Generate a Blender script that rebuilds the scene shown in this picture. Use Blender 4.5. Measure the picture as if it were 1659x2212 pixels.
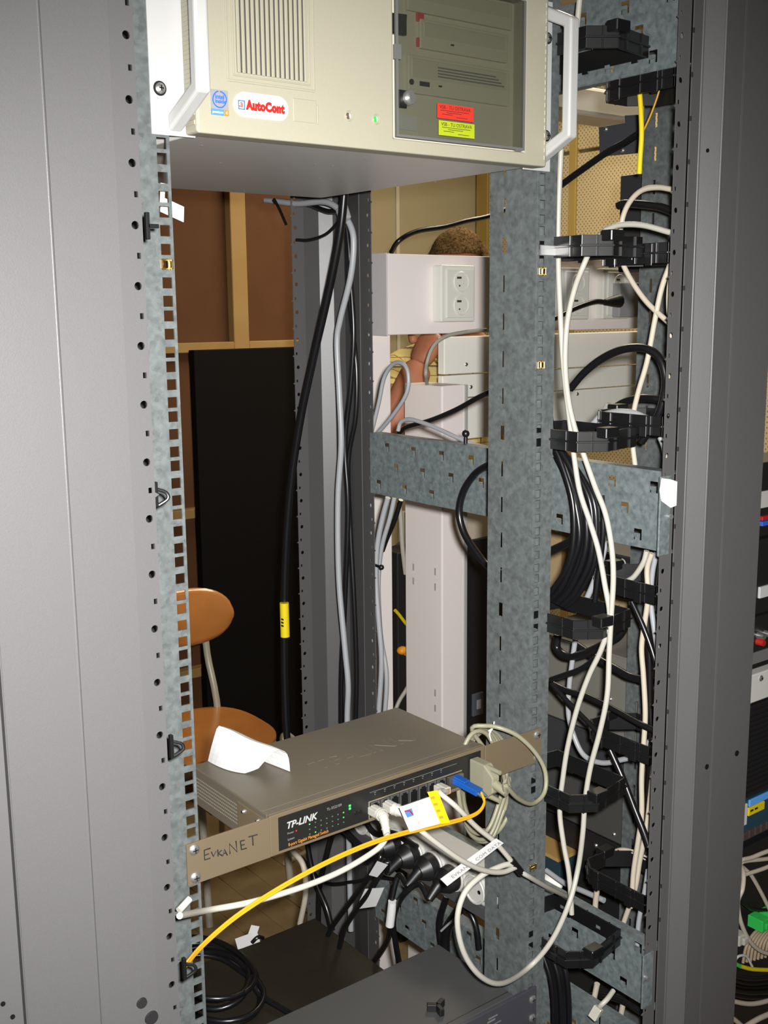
import bpy, math, random
from mathutils import Vector, Matrix
random.seed(7)
for o in list(bpy.data.objects): bpy.data.objects.remove(o)
S = bpy.context.scene
COL = S.collection
# ------------------------------------------------------------------ camera
CAM = Vector((-0.6901, -0.9031, 1.6084))
YAW, PIT, ROL, FPX = 0.6563, 0.1804, -0.0096, 2396.25      # focal length in pixels of the 1659 x 2212 frame
dv = Vector((math.sin(YAW)*math.cos(PIT), math.cos(YAW)*math.cos(PIT), -math.sin(PIT)))
rt0 = Vector((math.cos(YAW), -math.sin(YAW), 0)); up0 = rt0.cross(dv)
RT = math.cos(ROL)*rt0 + math.sin(ROL)*up0
UP = -math.sin(ROL)*rt0 + math.cos(ROL)*up0
cd = bpy.data.cameras.new('camera'); cam = bpy.data.objects.new('camera', cd); COL.objects.link(cam)
cam.matrix_world = Matrix(((RT.x, UP.x, -dv.x, CAM.x), (RT.y, UP.y, -dv.y, CAM.y), (RT.z, UP.z, -dv.z, CAM.z), (0, 0, 0, 1)))
cd.sensor_fit = 'HORIZONTAL'; cd.sensor_width = 36; cd.lens = FPX/1659*36; cd.clip_start = .02
S.camera = cam
# ------------------------------------------------------------------ world, lamps, exposure
w = bpy.data.worlds.new('world'); S.world = w; w.use_nodes = True
w.node_tree.nodes['Background'].inputs[0].default_value = (1.0, .88, .70, 1)
w.node_tree.nodes['Background'].inputs[1].default_value = .035
def lamp(name, kind, loc, energy, color, size=None, aim=None):
    l = bpy.data.lights.new(name, kind); o = bpy.data.objects.new(name, l); COL.objects.link(o)
    o.location = loc; l.energy = energy; l.color = color
    if kind == 'AREA':
        l.shape = 'RECTANGLE'; l.size, l.size_y = size
    elif size: l.shadow_soft_size = size
    if aim is not None: o.rotation_euler = (Vector(aim)-Vector(loc)).to_track_quat('-Z', 'Y').to_euler()
    return o
# the camera's own flash, beside the lens; fluorescent light from the ceiling of the room
fl_ = lamp('flash_lamp', 'SPOT', CAM + RT*.022 + UP*.022, 210, (1, .985, .96), .012, CAM + dv*1.5 - UP*.13 - RT*.04)
fl_.data.spot_size = math.radians(88); fl_.data.spot_blend = 1.0
lamp('ceiling_lamp', 'AREA', (1.9, 1.45, 2.72), 36, (1, .86, .64), (1.4, .5), (1.7, 1.55, 0))
S.view_settings.view_transform = 'Standard'; S.view_settings.look = 'None'
S.view_settings.exposure = 0; S.view_settings.gamma = 1; S.view_settings.use_curve_mapping = False
# ------------------------------------------------------------------ helpers: points of the place
def ray(x, y): return dv + RT*((x-829.5)/FPX) - UP*((y-1106)/FPX)
def hx(x, y, X): d = ray(x, y); return CAM + d*((X-CAM.x)/d.x)
def hy(x, y, Y): d = ray(x, y); return CAM + d*((Y-CAM.y)/d.y)
def hz(x, y, Z): d = ray(x, y); return CAM + d*((Z-CAM.z)/d.z)
# ------------------------------------------------------------------ helpers: materials
MATS = {}
def mat(name, col, rough=.5, metal=0., spec=.5, noise=None, bump=0., coat=0., trans=0., emit=None, alpha=None, coord='Object'):
    """noise = (scale, amount, colour2)"""
    if name in MATS: return MATS[name]
    m = bpy.data.materials.new(name); m.use_nodes = True; nt = m.node_tree; b = nt.nodes['Principled BSDF']
    b.inputs['Base Color'].default_value = (*col, 1); b.inputs['Roughness'].default_value = rough
    b.inputs['Metallic'].default_value = metal; b.inputs['Specular IOR Level'].default_value = spec
    b.inputs['Coat Weight'].default_value = coat; b.inputs['Transmission Weight'].default_value = trans
    if emit: b.inputs['Emission Color'].default_value = (*emit[:3], 1); b.inputs['Emission Strength'].default_value = emit[3]
    if alpha is not None: b.inputs['Alpha'].default_value = alpha
    if noise or bump:
        tc = nt.nodes.new('ShaderNodeTexCoord')
        n = nt.nodes.new('ShaderNodeTexNoise'); n.inputs['Scale'].default_value = noise[0] if noise else 300
        n.inputs['Detail'].default_value = 4; nt.links.new(tc.outputs[coord], n.inputs['Vector'])
        if noise:
            r = nt.nodes.new('ShaderNodeValToRGB'); r.color_ramp.elements[0].position = .5-noise[1]; r.color_ramp.elements[1].position = .5+noise[1]
            r.color_ramp.elements[0].color = (*col, 1); r.color_ramp.elements[1].color = (*noise[2], 1)
            nt.links.new(n.outputs['Fac'], r.inputs['Fac']); nt.links.new(r.outputs['Color'], b.inputs['Base Color'])
        if bump:
            bp = nt.nodes.new('ShaderNodeBump'); bp.inputs['Strength'].default_value = bump; bp.inputs['Distance'].default_value = .0006
            nt.links.new(n.outputs['Fac'], bp.inputs['Height']); nt.links.new(bp.outputs['Normal'], b.inputs['Normal'])
    MATS[name] = m; return m
def galv(name, a, b_, rough=.45, metal=.12):
    m = mat(name, a, rough, metal); nt = m.node_tree; b = nt.nodes['Principled BSDF']
    tc = nt.nodes.new('ShaderNodeTexCoord')
    v = nt.nodes.new('ShaderNodeTexVoronoi'); v.inputs['Scale'].default_value = 230
    n = nt.nodes.new('ShaderNodeTexNoise'); n.inputs['Scale'].default_value = 105; n.inputs['Detail'].default_value = 5
    mx = nt.nodes.new('ShaderNodeMath'); mx.operation = 'MULTIPLY_ADD'; mx.inputs[1].default_value = .28
    r = nt.nodes.new('ShaderNodeValToRGB'); r.color_ramp.elements[0].position = .30; r.color_ramp.elements[1].position = .86
    r.color_ramp.elements[0].color = (*a, 1); r.color_ramp.elements[1].color = (*b_, 1)
    nt.links.new(tc.outputs['Object'], v.inputs['Vector']); nt.links.new(tc.outputs['Object'], n.inputs['Vector'])
    nt.links.new(v.outputs['Color'], mx.inputs[0]); nt.links.new(n.outputs['Fac'], mx.inputs[2])
    nt.links.new(mx.outputs[0], r.inputs['Fac']); nt.links.new(r.outputs['Color'], b.inputs['Base Color'])
    return m
G_RAIL = galv('galvanised_steel', (.054, .061, .061), (.112, .126, .126))
G_BAR = galv('galvanised_bar_steel', (.066, .080, .084), (.15, .178, .182))
M_POST = mat('grey_paint', (.076, .0745, .0755), .42, 0, .45, (900, .3, (.069, .0675, .0685)), .12)
M_BEIGE = mat('beige_bezel_plastic', (.295, .278, .212), .5, 0, .4, (700, .3, (.28, .264, .20)), .1)
M_WHITEP = mat('white_enamel', (.38, .38, .372), .4, 0, .5)
M_CHASSIS = mat('server_sheet_steel', (.62, .60, .57), .38, .25, .5)
M_TAUPE = mat('taupe_paint', (.115, .097, .072), .45, .1, .4, (900, .3, (.105, .089, .066)), .1)
M_EAR = mat('taupe_ear_paint', (.12, .092, .057), .45, .1, .4)
M_DARKP = mat('dark_overlay', (.011, .011, .0105), .35)
M_BLACK = mat('black_plastic', (.005, .005, .0055), .45, 0, .5)
M_RING = mat('black_nylon', (.005, .005, .0055), .35, 0, .55)
M_DARK = mat('dark_void', (.004, .004, .004), .9, 0, .1)
M_CABW = mat('white_cable_jacket', (.37, .355, .305), .42, 0, .45)
M_CABW2 = mat('cream_cable_jacket', (.42, .37, .295), .45, 0, .4)
M_CABG = mat('grey_cable_jacket', (.26, .27, .285), .42, 0, .45)
M_CABS = mat('khaki_grey_cable_jacket', (.20, .19, .13), .45, 0, .4)
M_CABB = mat('black_cable_jacket', (.005, .005, .006), .3, 0, .55)
M_YEL = mat('yellow_fibre_jacket', (.46, .245, .010), .4, 0, .4)
M_YELT = mat('yellow_label_tape', (.62, .48, .008), .5, 0, .3)
M_BLUE = mat('blue_connector', (.006, .06, .26), .4)
M_PAPER = mat('white_paper', (.50, .50, .50), .8, 0, .2, (30, .4, (.46, .46, .46)), 0)
M_CHROME = mat('chrome_screw', (.58, .58, .57), .3, .88)
M_BRASS = mat('brass_cage_nut', (.45, .32, .14), .35, 1.)
M_BLKINK = mat('black_ink', (.01, .01, .012), .6)
M_CLEAR = mat('clear_plug_plastic', (.75, .72, .62), .12, 0, .6, trans=.55)
M_TRUNK = mat('white_trunking_pvc', (.84, .775, .75), .5, 0, .4)
M_SOCK = mat('white_socket_plastic', (.74, .74, .68), .35, 0, .5)
M_BOXG = mat('pale_grey_cover', (.84, .84, .78), .5, 0, .4)
# ------------------------------------------------------------------ helpers: meshes
class MB:
    def __init__(s): s.v = []; s.f = []
    def add(s, vs, fs):
        n = len(s.v); s.v += [tuple(p) for p in vs]; s.f += [tuple(i+n for i in f) for f in fs]; return s
    def box(s, x0, x1, y0, y1, z0, z1):
        return s.add([(x0,y0,z0),(x1,y0,z0),(x1,y1,z0),(x0,y1,z0),(x0,y0,z1),(x1,y0,z1),(x1,y1,z1),(x0,y1,z1)],
                     [(0,3,2,1),(4,5,6,7),(0,1,5,4),(1,2,6,5),(2,3,7,6),(3,0,4,7)])
    def obox(s, c, u, v, n, a, b, d):
        """box centred on c with half sizes a, b, d along u, v, n"""
        c = Vector(c); u = Vector(u).normalized()*a; v = Vector(v).normalized()*b; n = Vector(n).normalized()*d
        P = [c-u-v-n, c+u-v-n, c+u+v-n, c-u+v-n, c-u-v+n, c+u-v+n, c+u+v+n, c-u+v+n]
        return s.add(P, [(0,3,2,1),(4,5,6,7),(0,1,5,4),(1,2,6,5),(2,3,7,6),(3,0,4,7)])
    def prism(s, poly, off):
        """closed planar polygon (3-D points) pushed along off"""
        off = Vector(off); n = len(poly); P = [Vector(p) for p in poly]
        return s.add(P + [p+off for p in P], [tuple(range(n-1, -1, -1)), tuple(range(n, 2*n))] + [(i, (i+1) % n, (i+1) % n+n, i+n) for i in range(n)])
    def cyl(s, p0, p1, r0, r1=None, n=12):
        p0 = Vector(p0); p1 = Vector(p1); r1 = r0 if r1 is None else r1
        a = (p1-p0).normalized(); u = a.orthogonal().normalized(); v = a.cross(u)
        P = [p0+(u*math.cos(t)+v*math.sin(t))*r0 for t in [2*math.pi*i/n for i in range(n)]]
        P += [p1+(u*math.cos(t)+v*math.sin(t))*r1 for t in [2*math.pi*i/n for i in range(n)]]
        return s.add(P, [(i, (i+1) % n, (i+1) % n+n, i+n) for i in range(n)] + [tuple(range(n-1, -1, -1)), tuple(range(n, 2*n))])
    def tube(s, pts, r, n=8, closed=False, flat=None):
        P = [Vector(p) for p in pts]; m = len(P); rings = []
        u = None
        for i in range(m):
            a = (P[(i+1) % m] - P[i-1]) if closed else (P[min(i+1, m-1)] - P[max(i-1, 0)])
            a = a.normalized() if a.length > 1e-9 else Vector((0, 0, 1))
            u = a.orthogonal().normalized() if u is None else (u - a*u.dot(a)).normalized()
            v = a.cross(u); rr = r(i/(m-1)) if callable(r) else r
            rings.append([P[i]+(u*math.cos(t)+v*math.sin(t))*rr for t in [2*math.pi*k/n for k in range(n)]])
        vs = [p for g in rings for p in g]; fs = []
        for i in range(m if closed else m-1):
            j = (i+1) % m
            fs += [(i*n+k, i*n+(k+1) % n, j*n+(k+1) % n, j*n+k) for k in range(n)]
        if not closed: fs += [tuple(range(n-1, -1, -1)), tuple((m-1)*n+k for k in range(n))]
        return s.add(vs, fs)
    def ball(s, c, r, sx=1, sy=1, sz=1, n=14, m=9, half=False):
        vs = []; fs = []
        for i in range(m+1):
            th = math.pi*i/m*(.5 if half else 1)
            for k in range(n):
                ph = 2*math.pi*k/n
                vs.append((c[0]+r*sx*math.sin(th)*math.cos(ph), c[1]+r*sy*math.sin(th)*math.sin(ph), c[2]+r*sz*math.cos(th)))
        for i in range(m):
            fs += [(i*n+k, (i+1)*n+k, (i+1)*n+(k+1) % n, i*n+(k+1) % n) for k in range(n)]
        return s.add(vs, fs)
    def strip(s, o, u, v, W, L, holes):
        """flat sheet: origin o, width W along u, length L along v, holes = [(pos along v, pos along u, half u, half v, round?)], one hole per slice"""
        o = Vector(o); u = Vector(u).normalized(); v = Vector(v).normalized()
        pt = lambda a, b: o+u*a+v*b
        holes = sorted(h for h in holes if 0 < h[0]-h[3] and h[0]+h[3] < L); pos = 0
        for i, (b, a, ha, hb, rnd) in enumerate(holes):
            lo = max(pos, b-hb-.002); hi = b+hb+.002
            if i+1 < len(holes): hi = min(hi, (b+hb+holes[i+1][0]-holes[i+1][3])/2)
            if lo > pos+1e-6: s.add([pt(0, pos), pt(W, pos), pt(W, lo), pt(0, lo)], [(0, 1, 2, 3)])
            if rnd:
                ang = sorted(set([2*math.pi*k/12 for k in range(12)] + [math.atan2(y-b, x-a) % (2*math.pi) for x in (0, W) for y in (lo, hi)]))
                out = []; inn = []
                for t in ang:
                    c, q = math.cos(t), math.sin(t); k = 1e9
                    if c > 1e-9: k = min(k, (W-a)/c)
                    if c < -1e-9: k = min(k, -a/c)
                    if q > 1e-9: k = min(k, (hi-b)/q)
                    if q < -1e-9: k = min(k, (lo-b)/q)
                    out.append(pt(a+c*k, b+q*k)); inn.append(pt(a+c*ha, b+q*hb))
            else:
                out = [pt(0, lo), pt(W, lo), pt(W, hi), pt(0, hi)]; inn = [pt(a-ha, b-hb), pt(a+ha, b-hb), pt(a+ha, b+hb), pt(a-ha, b+hb)]
            m = len(out); s.add(out+inn, [(k, (k+1) % m, (k+1) % m+m, k+m) for k in range(m)]); pos = hi
        if pos < L: s.add([pt(0, pos), pt(W, pos), pt(W, L), pt(0, L)], [(0, 1, 2, 3)])
        return s
WL = {}
def _place(o, c, parent):
    WL[o.name] = Vector(c)
    if parent is not None: o.parent = parent; o.location = Vector(c) - WL[parent.name]
    else: o.location = c
def build(mb, name, m, parent=None, smooth=False, bevel=0., thick=0., seg=2):
    me = bpy.data.meshes.new(name)
    vs = [Vector(p) for p in mb.v]
    lo = Vector([min(p[i] for p in vs) for i in range(3)]); hi = Vector([max(p[i] for p in vs) for i in range(3)])
    c = (lo+hi)/2; c.z = lo.z if parent is None else c.z
    me.from_pydata([tuple(p-c) for p in vs], [], mb.f); me.update()
    if smooth: me.polygons.foreach_set('use_smooth', [True]*len(me.polygons))
    if smooth: me.set_sharp_from_angle(angle=math.radians(50))
    o = bpy.data.objects.new(name, me); COL.objects.link(o); me.materials.append(m); _place(o, c, parent)
    if thick: md = o.modifiers.new('thickness', 'SOLIDIFY'); md.thickness = thick; md.offset = 0
    if bevel: md = o.modifiers.new('bevel', 'BEVEL'); md.width = bevel; md.segments = seg; md.limit_method = 'ANGLE'
    return o
def tag(o, label=None, cat=None, group=None, kind=None):
    if label: o['label'] = label
    if cat: o['category'] = cat
    if group: o['group'] = group
    if kind: o['kind'] = kind
    return o
def thing(name, loc, label, cat, group=None):
    o = bpy.data.objects.new(name, None); COL.objects.link(o); o.empty_display_size = .03; _place(o, Vector(loc), None)
    return tag(o, label, cat, group)
def copy_tree(src, loc, label=None, parent=None):
    """copy of a thing, its parts and sub-parts, moved to loc"""
    c = src.copy(); COL.objects.link(c)
    if parent is None: c.location = loc
    else: c.parent = parent
    WL[c.name] = Vector(loc) if parent is None else WL[parent.name] + c.location
    if label: c['label'] = label
    for ch in list(src.children): copy_tree(ch, None, None, c)
    return c
def smoothpts(P, k=8, closed=False):
    P = [Vector(p) for p in P]; n = len(P); out = []
    rng = range(n if closed else n-1)
    for i in rng:
        p1, p2 = P[i], P[(i+1) % n]
        p0 = P[i-1] if (i > 0 or closed) else p1*2-p2
        p3 = P[(i+2) % n] if (i+2 < n or closed) else p2*2-p1
        # centripetal-ish cardinal spline
        for j in range(k):
            t = j/k; t2 = t*t; t3 = t2*t
            out.append(.5*((2*p1)+(p2-p0)*t+(2*p0-5*p1+4*p2-p3)*t2+(3*p1-p0-3*p2+p3)*t3))
    if not closed: out.append(P[-1])
    return out
def text(s, size, org, xd, yd, m, parent, name='lettering', extr=.0002, shear=0, space=1.0, sx=1., wt=0.):
    cu = bpy.data.curves.new('t', 'FONT'); cu.body = s; cu.size = size; cu.extrude = extr; cu.shear = shear; cu.space_character = space; cu.resolution_u = 3; cu.offset = wt
    to = bpy.data.objects.new('t', cu); COL.objects.link(to)
    dg = bpy.context.evaluated_depsgraph_get(); me = bpy.data.meshes.new_from_object(to.evaluated_get(dg))
    bpy.data.objects.remove(to); bpy.data.curves.remove(cu)
    xd = Vector(xd).normalized(); yd = Vector(yd).normalized(); nd = xd.cross(yd); org = Vector(org)
    mb = MB(); mb.add([org + xd*(v.co.x*sx) + yd*v.co.y + nd*v.co.z for v in me.vertices], [tuple(p.vertices) for p in me.polygons])
    bpy.data.meshes.remove(me)
    return build(mb, name, m, parent)
def plane_pt(e, dflt):
    """a point: (px, py) on the default plane, or (px, py, 'x'|'y'|'z', value) or a plain Vector"""
    if isinstance(e, Vector): return e
    k, val = (e[2], e[3]) if len(e) > 2 else dflt
    return {'x': hx, 'y': hy, 'z': hz}[k](e[0], e[1], val)
def cable(name, pts, plane, r, m, label, cat='cable', group=None, k=7, parent=None, n=8, extra=None):
    P = [plane_pt(e, plane) for e in pts]
    mb = MB(); mb.tube(smoothpts(P, k), r, n)
    if extra: extra(mb)
    o = build(mb, name, m, parent, smooth=True)
    return tag(o, label, cat, group) if parent is None else o
# ================================================================== THE ROOM
M_FLOOR = mat('brown_parquet', (.27, .185, .085), .45, 0, .4, (14, .25, (.19, .13, .06)), .1)
M_HARD = mat('brown_hardboard', (.125, .054, .022), .75, 0, .2, (9, .35, (.105, .044, .018)), .1)
M_STUD = mat('pine_stud', (.42, .27, .10), .6, 0, .3, (6, .3, (.34, .20, .065)), .1)
M_WALL = mat('beige_wall_board', (.36, .31, .195), .7, 0, .2, (5, .35, (.33, .285, .175)))
M_OLIVE = mat('ochre_batten', (.42, .30, .09), .6, 0, .2)
def perforated():
    m = mat('perforated_acoustic_board', (.58, .48, .29), .7, 0, .2); nt = m.node_tree; b = nt.nodes['Principled BSDF']
    tc = nt.nodes.new('ShaderNodeTexCoord'); mp = nt.nodes.new('ShaderNodeMapping'); mp.inputs['Rotation'].default_value = (math.radians(45), 0, 0)
    mp.inputs['Scale'].default_value = (1, 72, 72); nt.links.new(tc.outputs['Object'], mp.inputs['Vector'])
    fr = nt.nodes.new('ShaderNodeVectorMath'); fr.operation = 'FRACTION'; nt.links.new(mp.outputs['Vector'], fr.inputs[0])
    sb = nt.nodes.new('ShaderNodeVectorMath'); sb.operation = 'SUBTRACT'; sb.inputs[1].default_value = (.5, .5, .5); nt.links.new(fr.outputs[0], sb.inputs[0])
    ml = nt.nodes.new('ShaderNodeVectorMath'); ml.operation = 'MULTIPLY'; ml.inputs[1].default_value = (0, 1, 1); nt.links.new(sb.outputs[0], ml.inputs[0])
    ln = nt.nodes.new('ShaderNodeVectorMath'); ln.operation = 'LENGTH'; nt.links.new(ml.outputs[0], ln.inputs[0])
    r = nt.nodes.new('ShaderNodeValToRGB'); r.color_ramp.elements[0].position = .2; r.color_ramp.elements[1].position = .3
    r.color_ramp.elements[0].color = (.30, .22, .10, 1); r.color_ramp.elements[1].color = (.58, .48, .29, 1)
    nt.links.new(ln.outputs['Value'], r.inputs['Fac']); nt.links.new(r.outputs['Color'], b.inputs['Base Color'])
    return m
M_PERF = perforated()
def struct(mb, name, m, **k): return tag(build(mb, name, m, **k), kind='structure')
fl = struct(MB().box(-2, 3.0, -2, 3.1, -.05, -.004), 'floor', M_FLOOR)
for i in range(16):                                                  # parquet boards in sight below the rack unit
    x = .18 + i*.092; off = (i*.37) % .55
    for j in range(3):
        y0 = .85 + j*.55 - off; build(MB().box(x+.0008, x+.0912, y0+.001, y0+.549, -.004, random.uniform(-.0006, .0006)), 'plank', M_FLOOR, fl, bevel=.0006, seg=1)
struct(MB().box(-2, 3.0, -2, 3.1, 2.75, 2.8), 'ceiling', mat('ceiling_white', (.6, .58, .52), .8))
wb = struct(MB().box(-.6, 1.80, 2.60, 2.62, 0, 2.75), 'wall_back', M_HARD)
for x in (.10, .71, 1.318): build(MB().box(x, x+.062, 2.562, 2.60, 0, 2.75), 'stud', M_STUD, wb, bevel=.002, seg=1)
for z in (.303, .888, 1.468, 2.1):
    for a, b in ((-.6, .10), (.162, .71), (.772, 1.318), (1.38, 1.80)): build(MB().box(a, b, 2.562, 2.60, z, z+.034), 'noggin', M_STUD, wb, bevel=.002, seg=1)
wr = struct(MB().box(1.60, 2.90, 3.02, 3.06, 0, 2.75), 'wall_rear', M_WALL)
for a, b in ((1.62, 2.395), (2.412, 2.865)): build(MB().box(a, b, 3.0, 3.02, 0, 2.75), 'wall_panel', M_WALL, wr, bevel=.002, seg=1)
build(MB().box(2.395, 2.412, 2.994, 3.02, 0, 2.75), 'joint_strip', mat('pale_joint_strip', (.52, .48, .36), .6), wr)
wright = struct(MB().box(2.89, 2.93, -2, 3.06, 0, 2.75), 'wall_right', M_WALL)
for y0, y1 in ((2.92, 2.995), (2.385, 2.425), (1.78, 1.82), (1.18, 1.22)): build(MB().box(2.862, 2.89, y0, y1, 0, 2.75), 'batten', M_OLIVE, wright, bevel=.002, seg=1)
for y0, y1 in ((2.427, 2.918), (1.822, 2.383), (1.222, 1.778), (.60, 1.178)):
    for z0, z1 in ((0, .70), (.71, 1.40), (1.41, 2.235), (2.25, 2.75)): build(MB().box(2.868, 2.89, y0, y1, z0, z1), 'perforated_panel', M_PERF, wright, bevel=.002, seg=1)
# ================================================================== THE RACK
U = .04445
ZT = 2.12
rack = thing('server_rack', (0, .25, 0), 'grey steel rack frame with galvanised hole-punched rails holding the equipment', 'rack')
def post(name, sgn, prof, beads=(), zt=ZT):
    """prof = plan points of the painted sheet, flange = two plan points of the pierced edge strip"""
    mb = MB()
    for (x0, y0), (x1, y1) in zip(prof[:-1], prof[1:]): mb.add([(x0, y0, 0), (x1, y1, 0), (x1, y1, zt), (x0, y0, zt)], [(0, 1, 2, 3)])
    o = build(mb, name, M_POST, rack, thick=.0016)
    for x, y in beads: build(MB().cyl((x, y, 0), (x, y, zt), .0019, .0019, 12), 'edge_bead', M_POST, o, smooth=True)   # rolled edges, drawn as beads added to catch a highlight line
    return o
def flange(post_o, a, b, zphase, teeth=1, slots=True):
    a = Vector((*a, 0)); b = Vector((*b, 0)); W = (b-a).length; u = (b-a).normalized(); mb = MB(); hs = []
    z = zphase % U
    while z < ZT:
        hs.append((z, W*.30, .0031, .0031, True)); 
        if slots: hs.append(((z+U/2), W*.2, .0016, .0022, False))
        z += U
    mb.strip(a, u, (0, 0, 1), W, ZT, hs)
    z = (zphase+U/2) % U
    while z < ZT:                                                     # bent teeth along the free edge
        for dz in (0,):
            q = a+Vector((0, 0, z-.006)); mb.add([q, q-u*.0035+Vector((0, 0, .002)), q+Vector((0, 0, .004)), ], [(0, 1, 2)])
        z += U
    return build(mb, 'pierced_flange', M_POST, post_o, thick=.0012)
pl = post('post', -1, [(-.3315, -.121), (-.3825, -.121), (-.3845, -.1235), (-.3999, -.1235)], [(-.3832, -.1222)])
flange(pl, (-.3105, -.1175), (-.3305, -.1185), 1.672)
pr = post('post', 1, [(.3305, -.121), (.347, -.121), (.3665, -.136), (.3995, -.136), (.3995, -.118)], [(.347, -.1212), (.3665, -.1358), (.3990, -.1352)])
flange(pr, (.3105, -.1175), (.3295, -.1185), 1.711)
prr = post('post', 1, [(.3365, .636), (.372, .645), (.392, .632), (.392, .60), (.372, .555), (.354, .508)])
flange(prr, (.3125, .635), (.336, .6355), 1.65); flange(prr, (.345, .466), (.3535, .506), 1.66)
plr = post('post', -1, [(-.3365, .636), (-.372, .645), (-.392, .632), (-.392, .60), (-.372, .555), (-.354, .508)])
flange(plr, (-.3125, .635), (-.336, .6355), 1.65); flange(plr, (-.345, .466), (-.3535, .506), 1.66)
# long slots of the front posts, jogged seam line and rubber plugs
z = 1.711 % U
while z < ZT:
    if z > .85: build(MB().box(.3297, .3313, -.1225, -.1205, z+.004, z+.009), 'seam_latch', mat('dark_seam', (.01, .01, .01), .7), pr)
    z += U
build(MB().obox(hy(1515, 915, -.1285), (0, 0, 1), (.0195, -.015, 0), (.015, .0195, 0), .026, .0022, .0013), 'slot', M_DARK, pr)
for (px, py, r, Y) in ((305, 2165, .0048, -.121), (326, 2197, .0062, -.121)):
    c = hy(px, py, Y); o = build(MB().cyl(c, c+Vector((0, -.0025, 0)), r, r*.9, 20), 'rubber_plug', mat('dark_rubber_plug', (.014, .013, .014), .45), pl, smooth=True)
for (px, py, r) in ((1526, 1656, .0034), (1591, 1627, .0036), (1528, 325, .002)):
    c = hy(px, py, -.1365); 
    if px < 1560: build(MB().cyl(c, c+Vector((0, -.001, 0)), r, r, 16), 'round_hole', M_DARK, pr)
# 19-inch rails with square holes
def rail(sgn):
    mb = MB(); hs = []
    z = 1.70 % U
    while z < ZT+U:
        for d in (-.00635-.015875, -.00635, .00635): hs.append((z+d-.05, .00755, .00475, .00475, False))
        z += U
    mb.strip((sgn*.225, 0, .05), (sgn, 0, 0), (0, 0, 1), .030, 2.05, hs)
    sl = []; z = 1.68; k = 0
    zz = 1.68 - .0434*36
    while zz < 2.09:
        k5 = round((zz-1.68)/.0434)
        sl.append((zz-.05, .0525, .004 if k5 % 5 == 0 else .0022, .0085 if k5 % 5 == 0 else .0095, False)); zz += .0434
    xs = .225 if sgn > 0 else -.255
    mb.strip((xs, 0, .05), (0, 1, 0), (0, 0, 1), .076, 2.05, sl)
    mb.add([(xs, .076, .05), (xs+.011, .076, .05), (xs+.011, .076, 2.10), (xs, .076, 2.10)], [(0, 1, 2, 3)])
    if sgn > 0: mb.add([(.255, 0, .05), (.255, .022, .05), (.231, .024, .05), (.255, 0, 2.10), (.255, .022, 2.10), (.231, .024, 2.10)], [(0, 1, 4, 3), (1, 2, 5, 4)])
    return build(mb, 'rail', G_RAIL, rack, thick=.0018)
rl = rail(-1); rr = rail(1)
def cage_nut(rail_o, x, z):
    mb = MB(); h = .0048
    for s in (-1, 1): mb.box(x+s*h-.0008, x+s*h+.0008, -.003, .004, z-.004, z+.004)
    mb.box(x-.006, x+.006, .002, .007, z-.0055, z-.003); mb.box(x-.006, x+.006, .002, .007, z+.003, z+.0055); mb.box(x-.006, x-.003, .002, .007, z-.003, z+.003); mb.box(x+.003, x+.006, .002, .007, z-.003, z+.003)
    build(mb, 'cage_nut', M_BRASS, rail_o, bevel=.0004, seg=1)
hz_ = lambda n, d: 1.70 + n*U + d
cage_nut(rl, -.2326, hz_(-1, -.00635)); cage_nut(rr, .2326, hz_(-1, -.00635)); cage_nut(rr, .2326, hz_(-3, -.02223)); cage_nut(rr, .2326, .925)
# silver bridge strip bolted over the right rail at the level of a cable ring
b0 = hy(1183, 541, -.002); build(MB().box(.227, .2555, -.004, -.002, b0.z-.006, b0.z+.006), 'clamp_strip', M_CHROME, rr, bevel=.0008)
# depth bars on the right side, with n-shaped cut-outs
def depth_bar(X, y0, y1, z0, z1, lip_up=True, name='depth_bar', sgn=1, m=G_BAR):
    L = y1-y0; H = z1-z0; mb = MB(); hs = []; tabs = []
    k = -6
    while True:
        base = -.057 + k*.0638; 
        if base > y1+.07: break
        for row, dy in ((0, 0), (1, .021), (2, .042)):
            y = base+dy; zz = z0+.015+.0298*row
            if y0+.012 < y < y1-.012: hs.append((y-y0, zz-z0, .0068, .0062, False)); tabs.append((y, zz))
        k += 1
    mb.strip((X, y0, z0), (0, 0, 1), (0, 1, 0), H, L, hs)
    for y, zz in tabs:                                                # the tab left standing in each cut-out
        mb.box(X-.0012, X+.0002, y-.0024, y+.0024, zz-.007, zz-.0005); mb.box(X-.0028, X-.0008, y-.0033, y+.0033, zz-.0025, zz+.001)
    if lip_up: mb.add([(X, y0, z1), (X+sgn*.020, y0, z1), (X+sgn*.020, y1, z1), (X, y1, z1)], [(0, 1, 2, 3)])
    mb.add([(X, y0, z0), (X+sgn*.015, y0, z0), (X+sgn*.015, y1, z0), (X, y1, z0)], [(0, 1, 2, 3)])
    o = build(mb, name, m, rack, thick=.0015)
    return o
mid = depth_bar(.345, -.105, .474, 1.326, 1.4195)
topb = depth_bar(.345, -.105, .474, 1.867, 1.962)
low = depth_bar(.345, -.105, .474, .735, .817)
low2 = depth_bar(.345, -.105, .474, .600, .685)
for br, z0, z1 in ((mid, hy(1455, 1194, -.12).z, hy(1455, 1025, -.12).z), (low, hy(1398, 2172, -.12).z, hy(1398, 2060, -.12).z)): build(MB().box(.303, .3215, -.1215, -.1190, z0, z1), 'end_tab', G_BAR, br, bevel=.0004, seg=1)
for px, py in ((1444, 1115), (1395, 2111)):
    c = hy(px, py, -.1216); build(MB().cyl(c, c+Vector((-.001, -.005, 0)), .0034, .003, 12), 'bolt', M_CHROME, mid if py < 1500 else low, smooth=True)
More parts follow.
